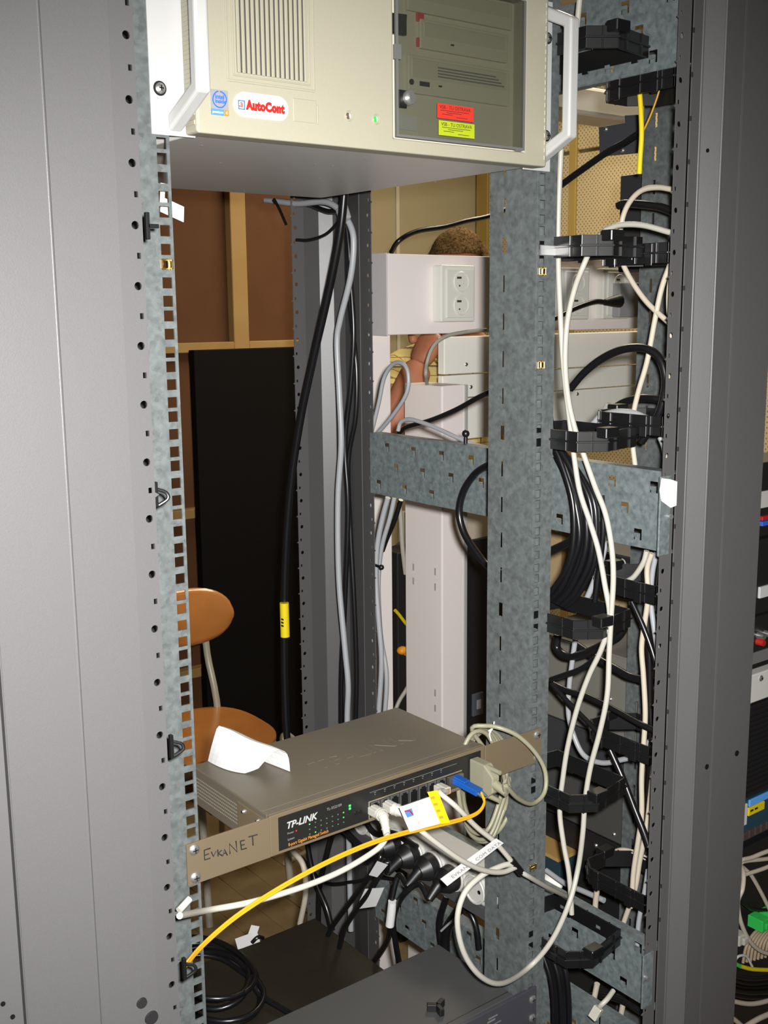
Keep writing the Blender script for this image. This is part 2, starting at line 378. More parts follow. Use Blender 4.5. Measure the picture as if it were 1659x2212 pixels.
for z0, z1 in ((1.326, 1.4195), (1.867, 1.962), (.735, .817), (.6, .685)):                    # the same bars on the left side, out of sight behind the post
    depth_bar(-.345, -.105, .474, z0, z1, sgn=-1)
for z0 in (.02, 2.07):                                                # base and top frame
    for s in (-1, 1): build(MB().box(s*.345-.02, s*.345+.02, -.10, .62, z0, z0+.05), 'frame_beam', M_POST, rack, bevel=.002)
    for y in (-.105, .60): build(MB().box(-.345, .345, y, y+.03, z0, z0+.05), 'frame_beam', M_POST, rack, bevel=.002)
# neighbouring racks: their posts stand against this rack's posts
nb = thing('server_rack', (.8, .25, 0), 'neighbouring grey rack beyond the right post with a slotted rail', 'rack')
mb = MB()
prof = [(.4010, -.118), (.4010, -.136), (.474, -.136), (.474, -.118), (.488, -.118)]
for (x0, y0), (x1, y1) in zip(prof[:-1], prof[1:]): mb.add([(x0, y0, 0), (x1, y1, 0), (x1, y1, ZT), (x0, y0, ZT)], [(0, 1, 2, 3)])
npo = build(mb, 'post', M_POST, nb, thick=.0016)
c = hy(1591, 1627, -.137); build(MB().cyl(c, c+Vector((0, -.001, 0)), .0036, .0036, 16), 'round_hole', M_DARK, npo)
sl = []; zz = 1.638 - .0443*35
while zz < 2.1:
    sl.append((zz-.05, .052, .0024, .0095, False)); zz += .0443
build(MB().strip((.575, .070, .05), (0, 1, 0), (0, 0, 1), .073, 2.05, sl), 'rail', G_RAIL, nb, thick=.0018)
build(MB().box(.575, .60, .068, .070, .05, 2.10), 'rail_face', G_RAIL, nb)
nl = thing('server_rack', (-.8, .25, 0), 'neighbouring grey rack post at the left edge of the photo', 'rack')
mb = MB()
prof = [(-.3999, -.1235), (-.4405, -.1235), (-.4405, -.106), (-.4475, -.106), (-.4475, -.134), (-.50, -.134), (-.50, .02)]
for (x0, y0), (x1, y1) in zip(prof[:-1], prof[1:]): mb.add([(x0, y0, 0), (x1, y1, 0), (x1, y1, ZT), (x0, y0, ZT)], [(0, 1, 2, 3)])
lpo = build(mb, 'post', M_POST, nl, thick=.0016)
for px, py in ((6, 2168), (27, 2196)): 
    c = hy(px, py, -.1348); build(MB().cyl(c, c+Vector((0, -.001, 0)), .0018, .0018, 12), 'round_hole', M_DARK, lpo)
# black plastic cable clips on the left post
def clip(px, py, kind, label):
    c = hy(px, py, -.112); t = MB()
    t.box(c.x-.0015, c.x+.0015, c.y-.002, c.y+.002, c.z-.010, c.z+.010)
    if kind: t.tube(smoothpts([c+Vector((.001, 0, .004)), c+Vector((.008, -.002, .001)), c+Vector((.009, -.003, -.004)), c+Vector((.002, 0, -.009))], 4), .0016, 6)
    else: t.box(c.x, c.x+.009, c.y-.002, c.y+.002, c.z-.0015, c.z+.0015)
    tag(build(t, 'cable_clip', M_RING, bevel=.0004, seg=1), label, 'clip', 'clips on the left post')
clip(318, 488, 0, 'small black T-shaped clip on the left post, topmost of the clips')
clip(336, 1068, 1, 'small black hooked clip on the left post above the chair height')
clip(370, 1612, 1, 'small black hooked clip on the left post beside the paper')
clip(398, 2092, 1, 'small black hooked clip where the yellow cable meets the left post')
# ------------------------------------------------------------------ cable rings
def ring(x0, x1, y0, y1, z, label, flip=False, ch=.028):
    """flat hoop round a rectangle with chamfered outer corners; back side on the bar"""
    t = thing('cable_ring', (x1 if not flip else x0, (y0+y1)/2, z-.012), label, 'cable ring', 'black cable rings')
    if not flip: pl_ = [(x1, y0+.012), (x0+ch, y0), (x0, y0+ch*.7), (x0, y1-ch*.7), (x0+ch, y1), (x1, y1-.008)]
    else: pl_ = [(x0, y0+.004), (x0, y1-.018), (x0+.016, y1), (x1-ch, y1), (x1, y1-ch*.8), (x1, y0+.004)]
    P = [Vector((x, y, z)) for x, y in pl_]
    n = len(P); cx = sum((p for p in P), Vector())/n
    mb = MB()
    for i in range(n):
        a, b = P[i], P[(i+1) % n]; d = (b-a).normalized(); nn = Vector((d.y, -d.x, 0))
        if nn.dot((a+b)/2-cx) < 0: nn = -nn
        mid_ = (a+b)/2; h = (b-a).length/2
        mb.obox(mid_, d, (0, 0, 1), nn, h+.0012, .0115, .0012)
        mb.obox(mid_+nn*.0014, d, (0, 0, 1), nn, h+.002, .0012, .0022)
        k = max(1, int(h*2/.03))
        for j in range(k): mb.obox(a+(b-a)*((j+.5)/k)+nn*.0014, d, (0, 0, 1), nn, .0009, .0115, .0018)
    build(mb, 'hoop', M_RING, t, bevel=.0004, seg=1)
    lp = P[1] if not flip else P[3]
    build(MB().obox(lp+Vector((0, .0, .0105)), (1, 0, 0), (0, 1, 0), (0, 0, 1), .011, .008, .006), 'latch', M_RING, t, bevel=.001, seg=1)
    bx = x1 if not flip else x0; b0, b1 = (bx-.003, bx) if flip else (bx, bx+.0015)
    for y in (y0+.03, y1-.03): build(MB().box(b0, b1, y-.005, y+.005, z-.014, z+.011), 'mounting_peg', M_RING, t, bevel=.0005, seg=1)
    return t
ordL = ['lowest of the inner column, before the lowest galvanised bar', 'inner column, second from the bottom', 'inner column, third from the bottom', 'inner column, just above the middle galvanised bar', 'inner column, fifth from the bottom', 'topmost of the inner column, beside the server handle']
for z, d in zip((.811, 1.018, 1.236, 1.458, 1.676, 1.893), ordL): ring(.252, .343, -.062, .072, z, 'black plastic cable ring, '+d)
ordR = ['outer column by the right post, lowest', 'outer column by the right post, second lowest', 'outer column by the right post, third lowest', 'outer column, just above the middle bar end', 'outer column by the right post, fifth from the bottom', 'topmost of the outer column, under the top bar']
for z, d in zip((.87, 1.067, 1.27, 1.472, 1.669, 1.858), ordR): ring(.349, .428, -.088, .026, z, 'black plastic cable ring, '+d, flip=True)
# ================================================================== SERVER (top unit)
X_, Y_, Z_ = Vector((1, 0, 0)), Vector((0, 1, 0)), Vector((0, 0, 1))
def screw(parent, p, r=.0048, washer=True, name='screw', n=(0, -1, 0)):
    n = Vector(n); p = Vector(p)
    s_ = build(MB().cyl(p, p+n*.0012, r*.95, r, 16).cyl(p+n*.0012, p+n*.0032, r, r*.55, 16), name, M_CHROME, parent, smooth=True)
    t = n.orthogonal().normalized(); b = n.cross(t)
    build(MB().obox(p+n*.0033, t+b, b-t, n, r*.5, .0004, .0003).obox(p+n*.0033, t-b, b+t, n, r*.5, .0004, .0003), 'cross_slot', M_DARK, s_)
    if washer: build(MB().cyl(p+n*.0002, p+n*.0009, r*1.35, r*1.25, 18), 'washer', M_BLACK, s_)
    return s_
srv = thing('server', (0, .19, 1.7576), 'beige rack server with white handles and smoked drive door, at the top of the rack', 'server')
SZ0, SZ1 = 1.7576, 1.9346
build(MB().box(-.204, .204, -.001, .392, SZ0+.002, SZ1-.002), 'chassis', M_CHASSIS, srv, bevel=.0015)
for s in (-1, 1):
    x0, x1 = sorted((s*.2, s*.2415)); build(MB().box(x0, x1, -.0024, -.0004, SZ0, SZ1), 'ear', M_WHITEP, srv, bevel=.0004, seg=1)
bz = MB(); BX0, BX1, BY, HX0, HX1, HZ0, HZ1 = -.2105, .2135, -.0245, .0035, .1775, 1.7715, 1.922
o4 = [(BX0, SZ0+.001), (BX1, SZ0+.001), (BX1, SZ1-.001), (BX0, SZ1-.001)]; i4 = [(HX0, HZ0), (HX1, HZ0), (HX1, HZ1), (HX0, HZ1)]
vs = [(x, BY, z) for x, z in o4+i4] + [(x, -.0026, z) for x, z in o4] + [(x, -.0075, z) for x, z in i4]
bz.add(vs, [(k, (k+1) % 4, (k+1) % 4+4, k+4) for k in range(4)] + [((k+1) % 4, k, k+8, (k+1) % 4+8) for k in range(4)] + [(k+4, (k+1) % 4+4, (k+1) % 4+12, k+12) for k in range(4)] + [(12, 13, 14, 15), (11, 10, 9, 8)])
bezel = build(bz, 'bezel', M_BEIGE, srv, bevel=.0025, seg=3)
for k in range(22):                                                    # ribs along both edges of the bezel
    z = SZ0+.008+k*.0077
    build(MB().box(BX0-.0009, BX0+.001, -.0215, -.006, z, z+.004), 'edge_rib', M_BEIGE, bezel, bevel=.0004, seg=1)
    build(MB().cyl((BX1-.004, BY+.0006, z), (BX1-.004, BY+.0006, z+.0045), .0014, .0014, 8), 'edge_rib', M_BEIGE, bezel, smooth=True)
fr = MB()
for (x0, x1, z0, z1) in ((-.180, -.0885, 1.8035, 1.8055), (-.180, -.178, 1.8055, 1.93), (-.0905, -.0885, 1.8055, 1.93), (-.174, -.0935, 1.8085, 1.8098), (-.174, -.1725, 1.8098, 1.93), (-.095, -.0935, 1.8098, 1.93)):
    fr.box(x0, x1, BY-.0011, BY+.0005, z0, z1)
build(fr, 'vent_frame', M_BEIGE, bezel, bevel=.0003, seg=1)
build(MB().box(-.1695, -.0985, BY-.0004, BY+.001, 1.812, 1.928), 'vent_recess', mat('vent_shade', (.045, .043, .038), .9), bezel)  # flat plate on the bezel; the shade between the slats is its dark colour
for k in range(15):
    x = -.1695 + k*.00496; build(MB().box(x, x+.0031, BY-.0018, BY-.0002, 1.8115, 1.9285), 'slat', M_BEIGE, bezel, bevel=.0004, seg=1)
# badges
bd = build(MB().box(-.1965, -.1795, BY-.0006, BY+.0004, 1.7745, 1.7955), 'processor_badge', mat('silver_foil', (.30, .305, .32), .3, .3), bezel)
M_LBL = mat('print_blue', (.02, .10, .50), .5); M_ORG = mat('print_orange', (.75, .16, .02), .5); M_RED = mat('print_red', (.36, .012, .008), .5)
build(MB().box(-.1965, -.184, BY-.0008, BY-.0004, 1.7745, 1.7795), 'badge_band', mat('print_mid_blue', (.06, .19, .52), .5), bd)
build(MB().box(-.184, -.1795, BY-.0008, BY-.0004, 1.7745, 1.7795), 'badge_corner', M_ORG, bd)
ovl = [Vector((-.188+.0066*math.cos(t)*(1+.06*math.sin(2*t)), BY-.0008, 1.7875+.0066*math.sin(t))) for t in [math.radians(100+i*11.5) for i in range(31)]]
build(MB().tube(ovl, .00055, 5), 'badge_swirl', M_LBL, bd)
text('intel', .0052, (-.1925, BY-.0008, 1.788), X_, Z_, M_LBL, bd, 'badge_lettering', wt=.0001); text('inside', .0046, (-.1925, BY-.0008, 1.7845), X_, Z_, M_LBL, bd, 'badge_lettering', wt=.0001)
text('pentium', .0032, (-.1955, BY-.0010, 1.776), X_, Z_, M_PAPER, bd, 'badge_lettering'); text('4', .0042, (-.1828, BY-.0010, 1.7755), X_, Z_, M_PAPER, bd, 'badge_lettering')
pill = [( -.1635+.0105*math.cos(t), 1.7857+.0105*math.sin(t)) for t in [math.radians(90+i*15) for i in range(13)]] + [(-.1285+.0105*math.cos(t), 1.7857+.0105*math.sin(t)) for t in [math.radians(-90+i*15) for i in range(13)]]
pb = build(MB().prism([(x, BY+.0003, z) for x, z in pill], (0, -.0013, 0)), 'maker_badge', mat('badge_white', (.55, .53, .53), .4), bezel)
text('AutoCont', .0105, (-.1615, BY-.0012, 1.7822), X_, Z_, M_RED, pb, 'badge_lettering', wt=.00075, sx=.82, space=1.10)
text('a', .0085, (-.1692, BY-.0012, 1.7832), X_, Z_, M_RED, pb, 'badge_mark', shear=.2)
mk = MB(); 
for (x0, x1, z0, z1) in ((-.1700, -.1632, 1.7812, 1.7821), (-.1700, -.1691, 1.7821, 1.789), (-.1641, -.1632, 1.7821, 1.789), (-.1691, -.1641, 1.7881, 1.789)): mk.box(x0, x1, BY-.0013, BY-.0008, z0, z1)
build(mk, 'badge_mark_frame', mat('print_light_blue', (.04, .12, .30), .5), pb)
build(MB().box(-.1125, -.0875, BY-.0008, BY+.0003, 1.7765, 1.7965).box(-.0870, -.0855, BY-.0012, BY+.0003, 1.776, 1.793), 'port_cover', M_BEIGE, bezel, bevel=.0004, seg=1)
for x, nm, m in ((-.0505, 'status_lamp', mat('dull_brown_lens', (.10, .06, .04), .3)), (-.0185, 'power_lamp', mat('green_led', (.02, .45, .04), .3, emit=(.05, .8, .06, .5)))):
    ringp = [Vector((x+.0042*math.cos(t), BY-.0003, 1.7867+.0042*math.sin(t))) for t in [2*math.pi*i/20 for i in range(20)]]
    rg = build(MB().tube(ringp, .0008, 6, closed=True), 'lamp_bezel', M_BEIGE, bezel, smooth=True)
    build(MB().ball((x-.0008, BY-.0001, 1.7867), .0028, 1, .35, 1), nm, m, bezel, smooth=True)
    build(MB().ball((x+.001, BY-.0004, 1.787), .0024, 1, .35, 1), 'lamp_well', M_WHITEP, bezel, smooth=True)
# drives behind the smoked door
M_DRV = mat('drive_front_plastic', (.50, .47, .37), .5)
bay = build(MB().box(HX0+.001, HX1-.001, -.009, -.0072, HZ0, HZ1), 'drive_bay', M_DRV, srv)
for (x0, x1, z0, z1) in ((.046, .164, 1.861, 1.8885), (.0305, .1665, 1.818, 1.8535), (.03, .17, 1.894, 1.921)):
    d = build(MB().box(x0, x1, -.0135, -.009, z0, z1), 'drive', M_DRV, srv, bevel=.0008)
    build(MB().box(x0+.004, x1-.004, -.0142, -.0135, z0+(z1-z0)*.42, z1-.003), 'drive_tray', mat('drive_tray_plastic', (.46, .43, .33), .5), d, bevel=.0004, seg=1)
mb = MB()
for r_ in range(4): mb.box(.0675, .1585-r_*.004, -.0146, -.0142, 1.836+r_*.0028, 1.8374+r_*.0028)
build(mb, 'drive_label_print', mat('grey_print', (.16, .16, .15), .6), srv)
build(MB().cyl((.034, -.0135, 1.828), (.034, -.0145, 1.828), .0028).box(.0445, .0565, -.0148, -.0135, 1.8255, 1.8298).box(.069, .073, -.0145, -.0135, 1.827, 1.8285).box(.085, .089, -.0145, -.0135, 1.868, 1.8695), 'jack', M_BLACK, srv)
build(MB().box(.0085, .0285, -.014, -.009, 1.870, 1.8885).prism([(.0085, -.014, 1.8885), (.0085, -.014, 1.871), (.024, -.0175, 1.871), (.0265, -.0175, 1.8885)], (0, .003, 0)), 'power_switch', M_BLACK, srv, bevel=.0008)
for z in (1.8905, 1.867): build(MB().box(.0495-.006, .0495+.0025, -.012, -.009, z-.0045, z+.004), 'reset_button', mat('red_button', (.55, .05, .05), .5), srv, bevel=.0006)
m = mat('smoked_acrylic', (.3, .3, .3)); nt = m.node_tree; nt.nodes.remove(nt.nodes['Principled BSDF'])
tr = nt.nodes.new('ShaderNodeBsdfTransparent'); tr.inputs[0].default_value = (.76, .77, .735, 1)
gl = nt.nodes.new('ShaderNodeBsdfPrincipled'); gl.inputs['Base Color'].default_value = (.05, .05, .045, 1); gl.inputs['Roughness'].default_value = .12
mx = nt.nodes.new('ShaderNodeMixShader'); mx.inputs[0].default_value = .20
nt.links.new(tr.outputs[0], mx.inputs[1]); nt.links.new(gl.outputs[0], mx.inputs[2]); nt.links.new(mx.outputs[0], nt.nodes['Material Output'].inputs[0])
door = build(MB().box(HX0+.001, HX1-.001, -.0272, -.0252, HZ0+.001, HZ1-.001), 'drive_door', m, srv, bevel=.0008)
M_SMK = mat('dark_smoke_edge', (.11, .11, .105), .3)
ed = MB()
for (x0, x1, z0, z1) in ((HX0+.001, HX1-.001, HZ0+.001, HZ0+.0035), (HX0+.001, HX0+.0032, HZ0+.0035, HZ1-.001), (HX1-.0035, HX1-.001, HZ0+.0035, HZ1-.001)): ed.box(x0, x1, -.0278, -.0248, z0, z1)
for x, z in ((.006, 1.845), (.168, HZ0+.0015)): ed.box(x-.003, x+.004, -.0282, -.0248, z-.0015, z+(.012 if x < .1 else .0015))
build(ed, 'door_edge', M_SMK, door)
lk = build(MB().cyl((.0185, -.0272, 1.8095), (.0185, -.031, 1.8095), .0072, .0066, 18), 'lock', M_CHROME, door, smooth=True)
build(MB().cyl((.0185, -.031, 1.8095), (.0185, -.0345, 1.8095), .0042, .0038, 16), 'lock_barrel', M_CHROME, lk, smooth=True)
build(MB().box(.0065, .0165, -.0285, -.0272, 1.7995, 1.816), 'lock_tongue', M_BLACK, lk, bevel=.0008)
for (x0, x1, z0, z1, m_, nm) in ((.0555, .1035, 1.7945, 1.8085, mat('red_sticker_paper', (.45, .022, .01), .6), 'red_sticker'), (.0575, .1050, 1.7785, 1.7925, mat('lime_sticker_paper', (.30, .36, .006), .6), 'lime_sticker')):
    st = build(MB().box(x0, x1, -.0276, -.0272, z0, z1), nm, m_, door)
    text('VSB - TU OSTRAVA', .0048, (x0+.003, -.0277, z1-.0048), X_, Z_, M_BLKINK, st, 'sticker_lettering', extr=.00005)
    mb = MB()
    for r_, (a, b) in enumerate(((.004, .042), (.012, .032), (.006, .02), (.025, .04))): mb.box(x0+a, x0+b, -.02768, -.0275, z1-.0065-r_*.0018, z1-.0060-r_*.0018)
    build(mb, 'sticker_print', M_BLKINK, st)
build(MB().box(.0205, .043, -.0105, -.009, 1.783, 1.797), 'paper_label', M_PAPER, srv)
# handles
# joined outline so the bar has no inner faces
def handle2(s):
    x0, x1 = sorted((s*.2130, s*.2265)); ol = [(-.002, 1.7605), (-.0565, 1.7865), (-.0565, 1.9055), (-.002, 1.9315), (-.002, 1.9165), (-.0445, 1.898), (-.0445, 1.794), (-.002, 1.7755)]
    n = 8; vs = [(x0, y, z) for y, z in ol] + [(x1, y, z) for y, z in ol]
    fs = [(i, (i+1) % n, (i+1) % n+n, i+n) for i in range(n)] + [(0, 7, 6, 1), (1, 6, 5, 2), (2, 5, 4, 3)] + [(8, 9, 14, 15), (9, 10, 13, 14), (10, 11, 12, 13)]
    return build(MB().add(vs, fs), 'handle', M_WHITEP, srv, bevel=.0028, seg=3)
handle2(-1); handle2(1)
for x, z in ((-.2326, 1.7953), (.2345, 1.7953), (.2345, 1.8969), (-.2326, 1.8969)): screw(srv, (x, -.0024, z), .0046)
mb = MB()
for px, py in ((476, 352), (680, 354), (718, 358), (690, 384), (790, 343), (528, 413), (940, 392), (1045, 368), (436, 314)):
    q = hz(px, py, SZ0+.0022); mb.cyl(q, q-Z_*.0007, .0016, .0012, 8)
build(mb, 'rivet', M_CHROME, srv, smooth=True)
# ================================================================== NETWORK SWITCH
sw = thing('network_switch', (0, .08, 1.0635), 'taupe metal network switch with dark port panel, bolted between the rails', 'network switch')
W0, W1 = 1.0635, 1.1075
body = build(MB().box(-.147, .147, .001, .160, W0, W1), 'case', M_TAUPE, sw, bevel=.0012)
fp = build(MB().box(-.147, .147, -.0045, .001, W0, W1), 'front_frame', M_EAR, sw, bevel=.0008)
ov = build(MB().box(-.1372, .1405, -.0051, -.0040, 1.0668, 1.1035), 'front_panel', M_DARKP, sw, bevel=.0005, seg=1)
build(MB().box(-.1465, .1465, -.002, .0035, W1-.0001, W1+.0008).box(-.1465, .1465, .0105, .0113, W1-.0003, W1+.0003), 'lid_lip', M_TAUPE, sw, bevel=.0003, seg=1)
for s in (-1, 1):
    x0, x1 = sorted((s*.1472, s*.2405))
    e = build(MB().box(x0, x1, -.0052, -.0030, W0+.0003, W1-.0006).box(s*.1490-.0010, s*.1490+.0010, -.004, .055, W0+.002, W1-.004), 'ear', M_EAR, sw, bevel=.0004, seg=1)
    for z in (1.0999, 1.0711): screw(e, (s*.2326, -.0052, z), .0056, washer=False)
    for y in (.012, .04): screw(e, (s*.150, y, 1.098), .0025, washer=False, n=(s, 0, 0))
mb = MB()
for r_ in range(6):
    for c_ in range(34): y = .035+c_*.0034; z = 1.0745+r_*.0042; mb.box(-.14745, -.1469, y, y+.0019, z, z+.0012)
tag(build(mb, 'vent_hole', mat('vent_pale', (.16, .143, .115), .5), sw), kind='stuff')
text('TP-LINK', .034, (-.045, .060, W1+.0001), (1, 0, 0), (0, 1, 0), M_TAUPE, sw, 'embossed_lettering', extr=.0004, sx=1.15)
text('TP-LINK', .0102, (-.1285, -.0052, 1.0885), X_, Z_, mat('print_white', (.32, .32, .31), .5), ov, 'lettering', shear=.25, wt=.00022, sx=1.02)
text('TL-SG2109', .0042, (-.078, -.0052, 1.0935), X_, Z_, mat('print_grey', (.14, .14, .135), .5), ov, 'lettering')
text('8-port Gigabit Managed Switch', .0050, (-.1262, -.0052, 1.0690), X_, Z_, mat('print_amber', (.40, .15, .012), .5), ov, 'lettering', sx=.80)
text('Power', .0030, (-.127, -.0052, 1.0822), X_, Z_, MATS['print_grey'], ov); text('System', .0030, (-.127, -.0052, 1.0755), X_, Z_, MATS['print_grey'], ov)
M_LEDG = mat('small_green_led', (.04, .42, .08), .4, emit=(.08, 1, .15, .5)); M_LEDO = mat('unlit_led', (.07, .11, .07), .5)
for k in range(7):
    for r_ in range(3):
        on = (k == 0 and r_ == 2) or (k == 6 and r_ >= 1) or (k == 1 and r_ == 0)
        x = -.1005+k*.0072; z = 1.0738+r_*.0055; build(MB().box(x, x+.0014, -.0056, -.0049, z, z+.0011), 'indicator_lamp', M_LEDG if on else M_LEDO, ov)
for z in (1.0862, 1.0895): build(MB().box(-.0495, -.0470, -.0057, -.0049, z, z+.0022), 'indicator_lamp', M_LEDG, ov)
build(MB().box(-.117, -.1155, -.0056, -.0049, 1.0825, 1.0838), 'indicator_lamp', mat('small_red_led', (.5, .02, .01), .4), ov)
for x in (-.040, -.0345): build(MB().cyl((x, -.0051, 1.0795), (x, -.0065, 1.0795), .0022, .002, 10), 'button', M_BLACK, ov)
pf = build(MB().box(-.0235, .1105, -.0056, -.0049, 1.0865, 1.0878).box(-.0235, -.0222, -.0056, -.0049, 1.0675, 1.0865).box(-.0222, .1105, -.0056, -.0049, 1.0672, 1.0682), 'port_frame', mat('port_metal', (.42, .36, .24), .35, .7), ov)
for k in range(8):
    x = -.0205+k*.0134
    pt_ = build(MB().box(x, x+.0122, -.0062, -.0050, 1.0690, 1.0858), 'port', mat('port_shell', (.05, .05, .05), .4), ov, bevel=.0004, seg=1)
    build(MB().box(x+.0014, x+.0108, -.00632, -.0060, 1.0705, 1.0825).box(x+.0036, x+.0086, -.00632, -.0060, 1.0825, 1.0845), 'port_opening', M_DARK, pt_)
    build(MB().box(x+.0048, x+.0074, -.0053, -.0049, 1.0955, 1.0961).cyl((x+.006, -.0053, 1.0935), (x+.006, -.0049, 1.0935), .0006, .0006, 6), 'port_mark', MATS['print_grey'], ov)
build(MB().box(-.0215, .103, -.0053, -.0049, 1.0973, 1.0977), 'port_line', MATS['print_grey'], ov)
build(MB().box(.088, .1095, -.010, -.005, 1.0705, 1.0855), 'fibre_cage', mat('cage_metal', (.30, .28, .24), .3, .9), ov, bevel=.0005)
# handwriting on the left ear
def ink(strokes, Y, r, parent, s0=(380, 1520, .3014)):
    for st in strokes:
        mb = MB(); mb.tube([hy(s0[0]+a*s0[2], s0[1]+b*s0[2], Y) for a, b in st], r, 5); build(mb, 'handwriting', M_BLKINK, parent)
earL = [c for c in sw.children if c.name.startswith('ear')][0]
ink([[(247, 1036), (203, 1050), (206, 1120), (246, 1106)], [(206, 1086), (236, 1076)], [(254, 1062), (268, 1095), (290, 1056)], [(300, 1046), (303, 1094)], [(327, 1048), (304, 1074), (332, 1090)], [(334, 1092), (348, 1044), (368, 1086)], [(340, 1074), (362, 1069)],
     [(387, 1076), (382, 1004), (438, 1062), (430, 984)], [(462, 985), (470, 1046), (507, 1036)], [(460, 986), (492, 978)], [(467, 1016), (492, 1008)], [(520, 955), (584, 938)], [(549, 948), (553, 1016)]], -.0054, .00075, earL)
# folded paper on the switch
A, B = hy(470, 1568, .14), hy(595, 1622, .082)
L0, L1, L2 = Vector((-.1275, .158, W1+.0008)), Vector((-.1255, .110, W1+.0008)), Vector((-.101, .092, W1+.0008))
R0, R1 = Vector((-.088, .166, W1+.0010)), Vector((-.0715, .0745, W1+.0010))
mb = MB(); NU, NV = 12, 14; vs = []
for i in range(NU+1):
    u = i/NU; ap = A.lerp(B, u) ; ap.z += .001*math.sin(u*9)
    lo_ = L0*(1-u)**2 + (L1*1.15-L0*.075-L2*.075)*2*u*(1-u) + L2*u*u; lo_.z = W1+.0008 + (.006*max(0, u-.75)*4 if u > .75 else 0); hi_ = R0.lerp(R1, u)
    for j in range(NV+1):
        v = j/NV
        if v < .55: q = lo_.lerp(ap, v/.55); q = q+Vector((-.001, -.001, .001))*math.sin(math.pi*v/.55)
        else: t = (v-.55)/.45; q = ap.lerp(hi_, t) + Vector((.006, .001, .007))*math.sin(math.pi*t)
        vs.append(q)
mb.add(vs, [(i*(NV+1)+j, (i+1)*(NV+1)+j, (i+1)*(NV+1)+j+1, i*(NV+1)+j+1) for i in range(NU) for j in range(NV)])
tag(build(mb, 'paper_sheet', M_PAPER, smooth=False, thick=.0002), 'folded white sheet of paper lying on the taupe switch', 'paper')
# torn paper scrap behind the left rail
c = hy(372, 452, .02)
tag(build(MB().obox(c, (1, -.3, -.45), (.2, .3, .6), (.3, -.8, .3), .011, .008, .0003).obox(c+Vector((-.009, 0, .012)), (.1, 0, 1), (1, 0, -.1), (0, 1, 0), .010, .0022, .0003), 'paper_tag', M_PAPER), 'torn white paper tag hanging behind the left rail below the server', 'paper tag')
# ================================================================== PLUGS AND LEADS OF THE SWITCH
def patch_plug(x, z, m, label, drop=.010, ln=.020, tilt=0., name='network_plug', ribs=True):
    t = thing(name, (x, -.012, z-.006), label, 'plug')
    build(MB().box(x-.0058, x+.0058, -.020, -.0045, z-.0042, z+.0042).box(x-.003, x+.003, -.022, -.006, z+.0042, z+.0058), 'body', m, t, bevel=.0008)
    P = smoothpts([Vector((x, -.019, z)), Vector((x+tilt*.3, -.028, z-.001)), Vector((x+tilt, -.019-ln, z-drop))], 5); n = len(P)
    b = MB().tube(P, lambda u: .0072-.0034*u, 10)
    if ribs:
        for i in range(2, n-1, 2): b.tube([P[i], P[i]+(P[min(i+1, n-1)]-P[i]).normalized()*.0012], .0076-.0034*i/n, 10)
    build(b, 'boot', m, t, smooth=True)
    return P[-1]
M_PLUG = mat('warm_white_boot', (.36, .35, .31), .45)
e1 = patch_plug(-.0185, 1.0775, M_PLUG, 'chunky white network plug in the first port of the switch', drop=.016, tilt=-.006)
e2 = patch_plug(.0005, 1.0775, M_PLUG, 'ribbed white network plug, second of the two white plugs in the switch', drop=.008, tilt=.012, ln=.018)
t = thing('network_plug', (.0735, -.012, 1.071), 'clear plastic network plug in a right-hand port of the switch', 'plug')
build(MB().box(.0675, .0795, -.022, -.0055, 1.0735, 1.0815).box(.0705, .0765, -.024, -.008, 1.0815, 1.083), 'body', M_CLEAR, t, bevel=.0006)
build(MB().box(.0695, .0775, -.0224, -.019, 1.0745, 1.0805), 'wire_ends', mat('copper_contacts', (.55, .35, .2), .3, .6), t)
YF = -.045
cable('network_cable', [e1, (836, 1806), (815, 1834), (740, 1880), (650, 1917), (545, 1948), (450, 1966), (388, 1978, 'y', -.10)], ('y', YF), .0031, M_CABW, 'white network cable running from the first switch port to the left post')
c0 = hy(388, 1978, -.10); tag(build(MB().tube([c0+Vector((.001, .003, .003)), c0+Vector((.014, .008, .007))], .0032, 8), 'cable_stub', M_CABW, smooth=True), 'short cream cable stub behind the white cable at the left post', 'cable')
cable('network_cable', [e2, e2+Vector((.006, -.006, -.006)), (905, 1790, 'y', -.055), (950, 1826, 'y', -.06), (1000, 1860, 'y', -.06), (1045, 1880, 'y', -.055), (1085, 1884, 'y', -.05), (1117, 1872)], ('y', YF), .0031, M_CABW, 'white network cable crossing over the long printed label strip')
cable('network_cable', [Vector((.0735, -.020, 1.0775)), (950, 1712, 'y', -.03), (985, 1742), (1030, 1787), (1066, 1816), (1095, 1848), (1119, 1878), (1145, 1895), (1185, 1918, 'y', -.02), (1232, 1940, 'y', .03), (1250, 1952, 'y', .06)], ('y', YF), .0031, M_CABW, 'white network cable from the clear plug passing through the printed label and cable tie')
c = hy(1117, 1872, YF); tie = MB().tube([c+Vector((-.0105, 0, .012)), c+Vector((.008, .001, -.011))], .0048, 8)
tag(build(tie, 'cable_tie', M_RING, smooth=True), 'black tape tie binding the white cables before the right rail', 'cable tie')
lb = MB().add([hy(951, 1899, -.052), hy(1072, 1811, -.052), hy(1088, 1821, -.052), hy(966, 1914, -.052)], [(0, 3, 2, 1)])
lab = thing('cable_label', hy(966, 1914, -.052), 'long white printed label strip wrapped on a white cable', 'label')
build(lb, 'strip', M_PAPER, lab, thick=.0005)
q0, q1 = hy(978, 1898, -.0526), hy(1083, 1822, -.0526); ud = (hy(951, 1899, -.0526)-hy(966, 1914, -.0526))
text('EVKANET  COM DATA', .0070, q0, q1-q0, ud, mat('faded_print', (.16, .16, .16), .6), lab, 'lettering', space=1.08, extr=.0001)
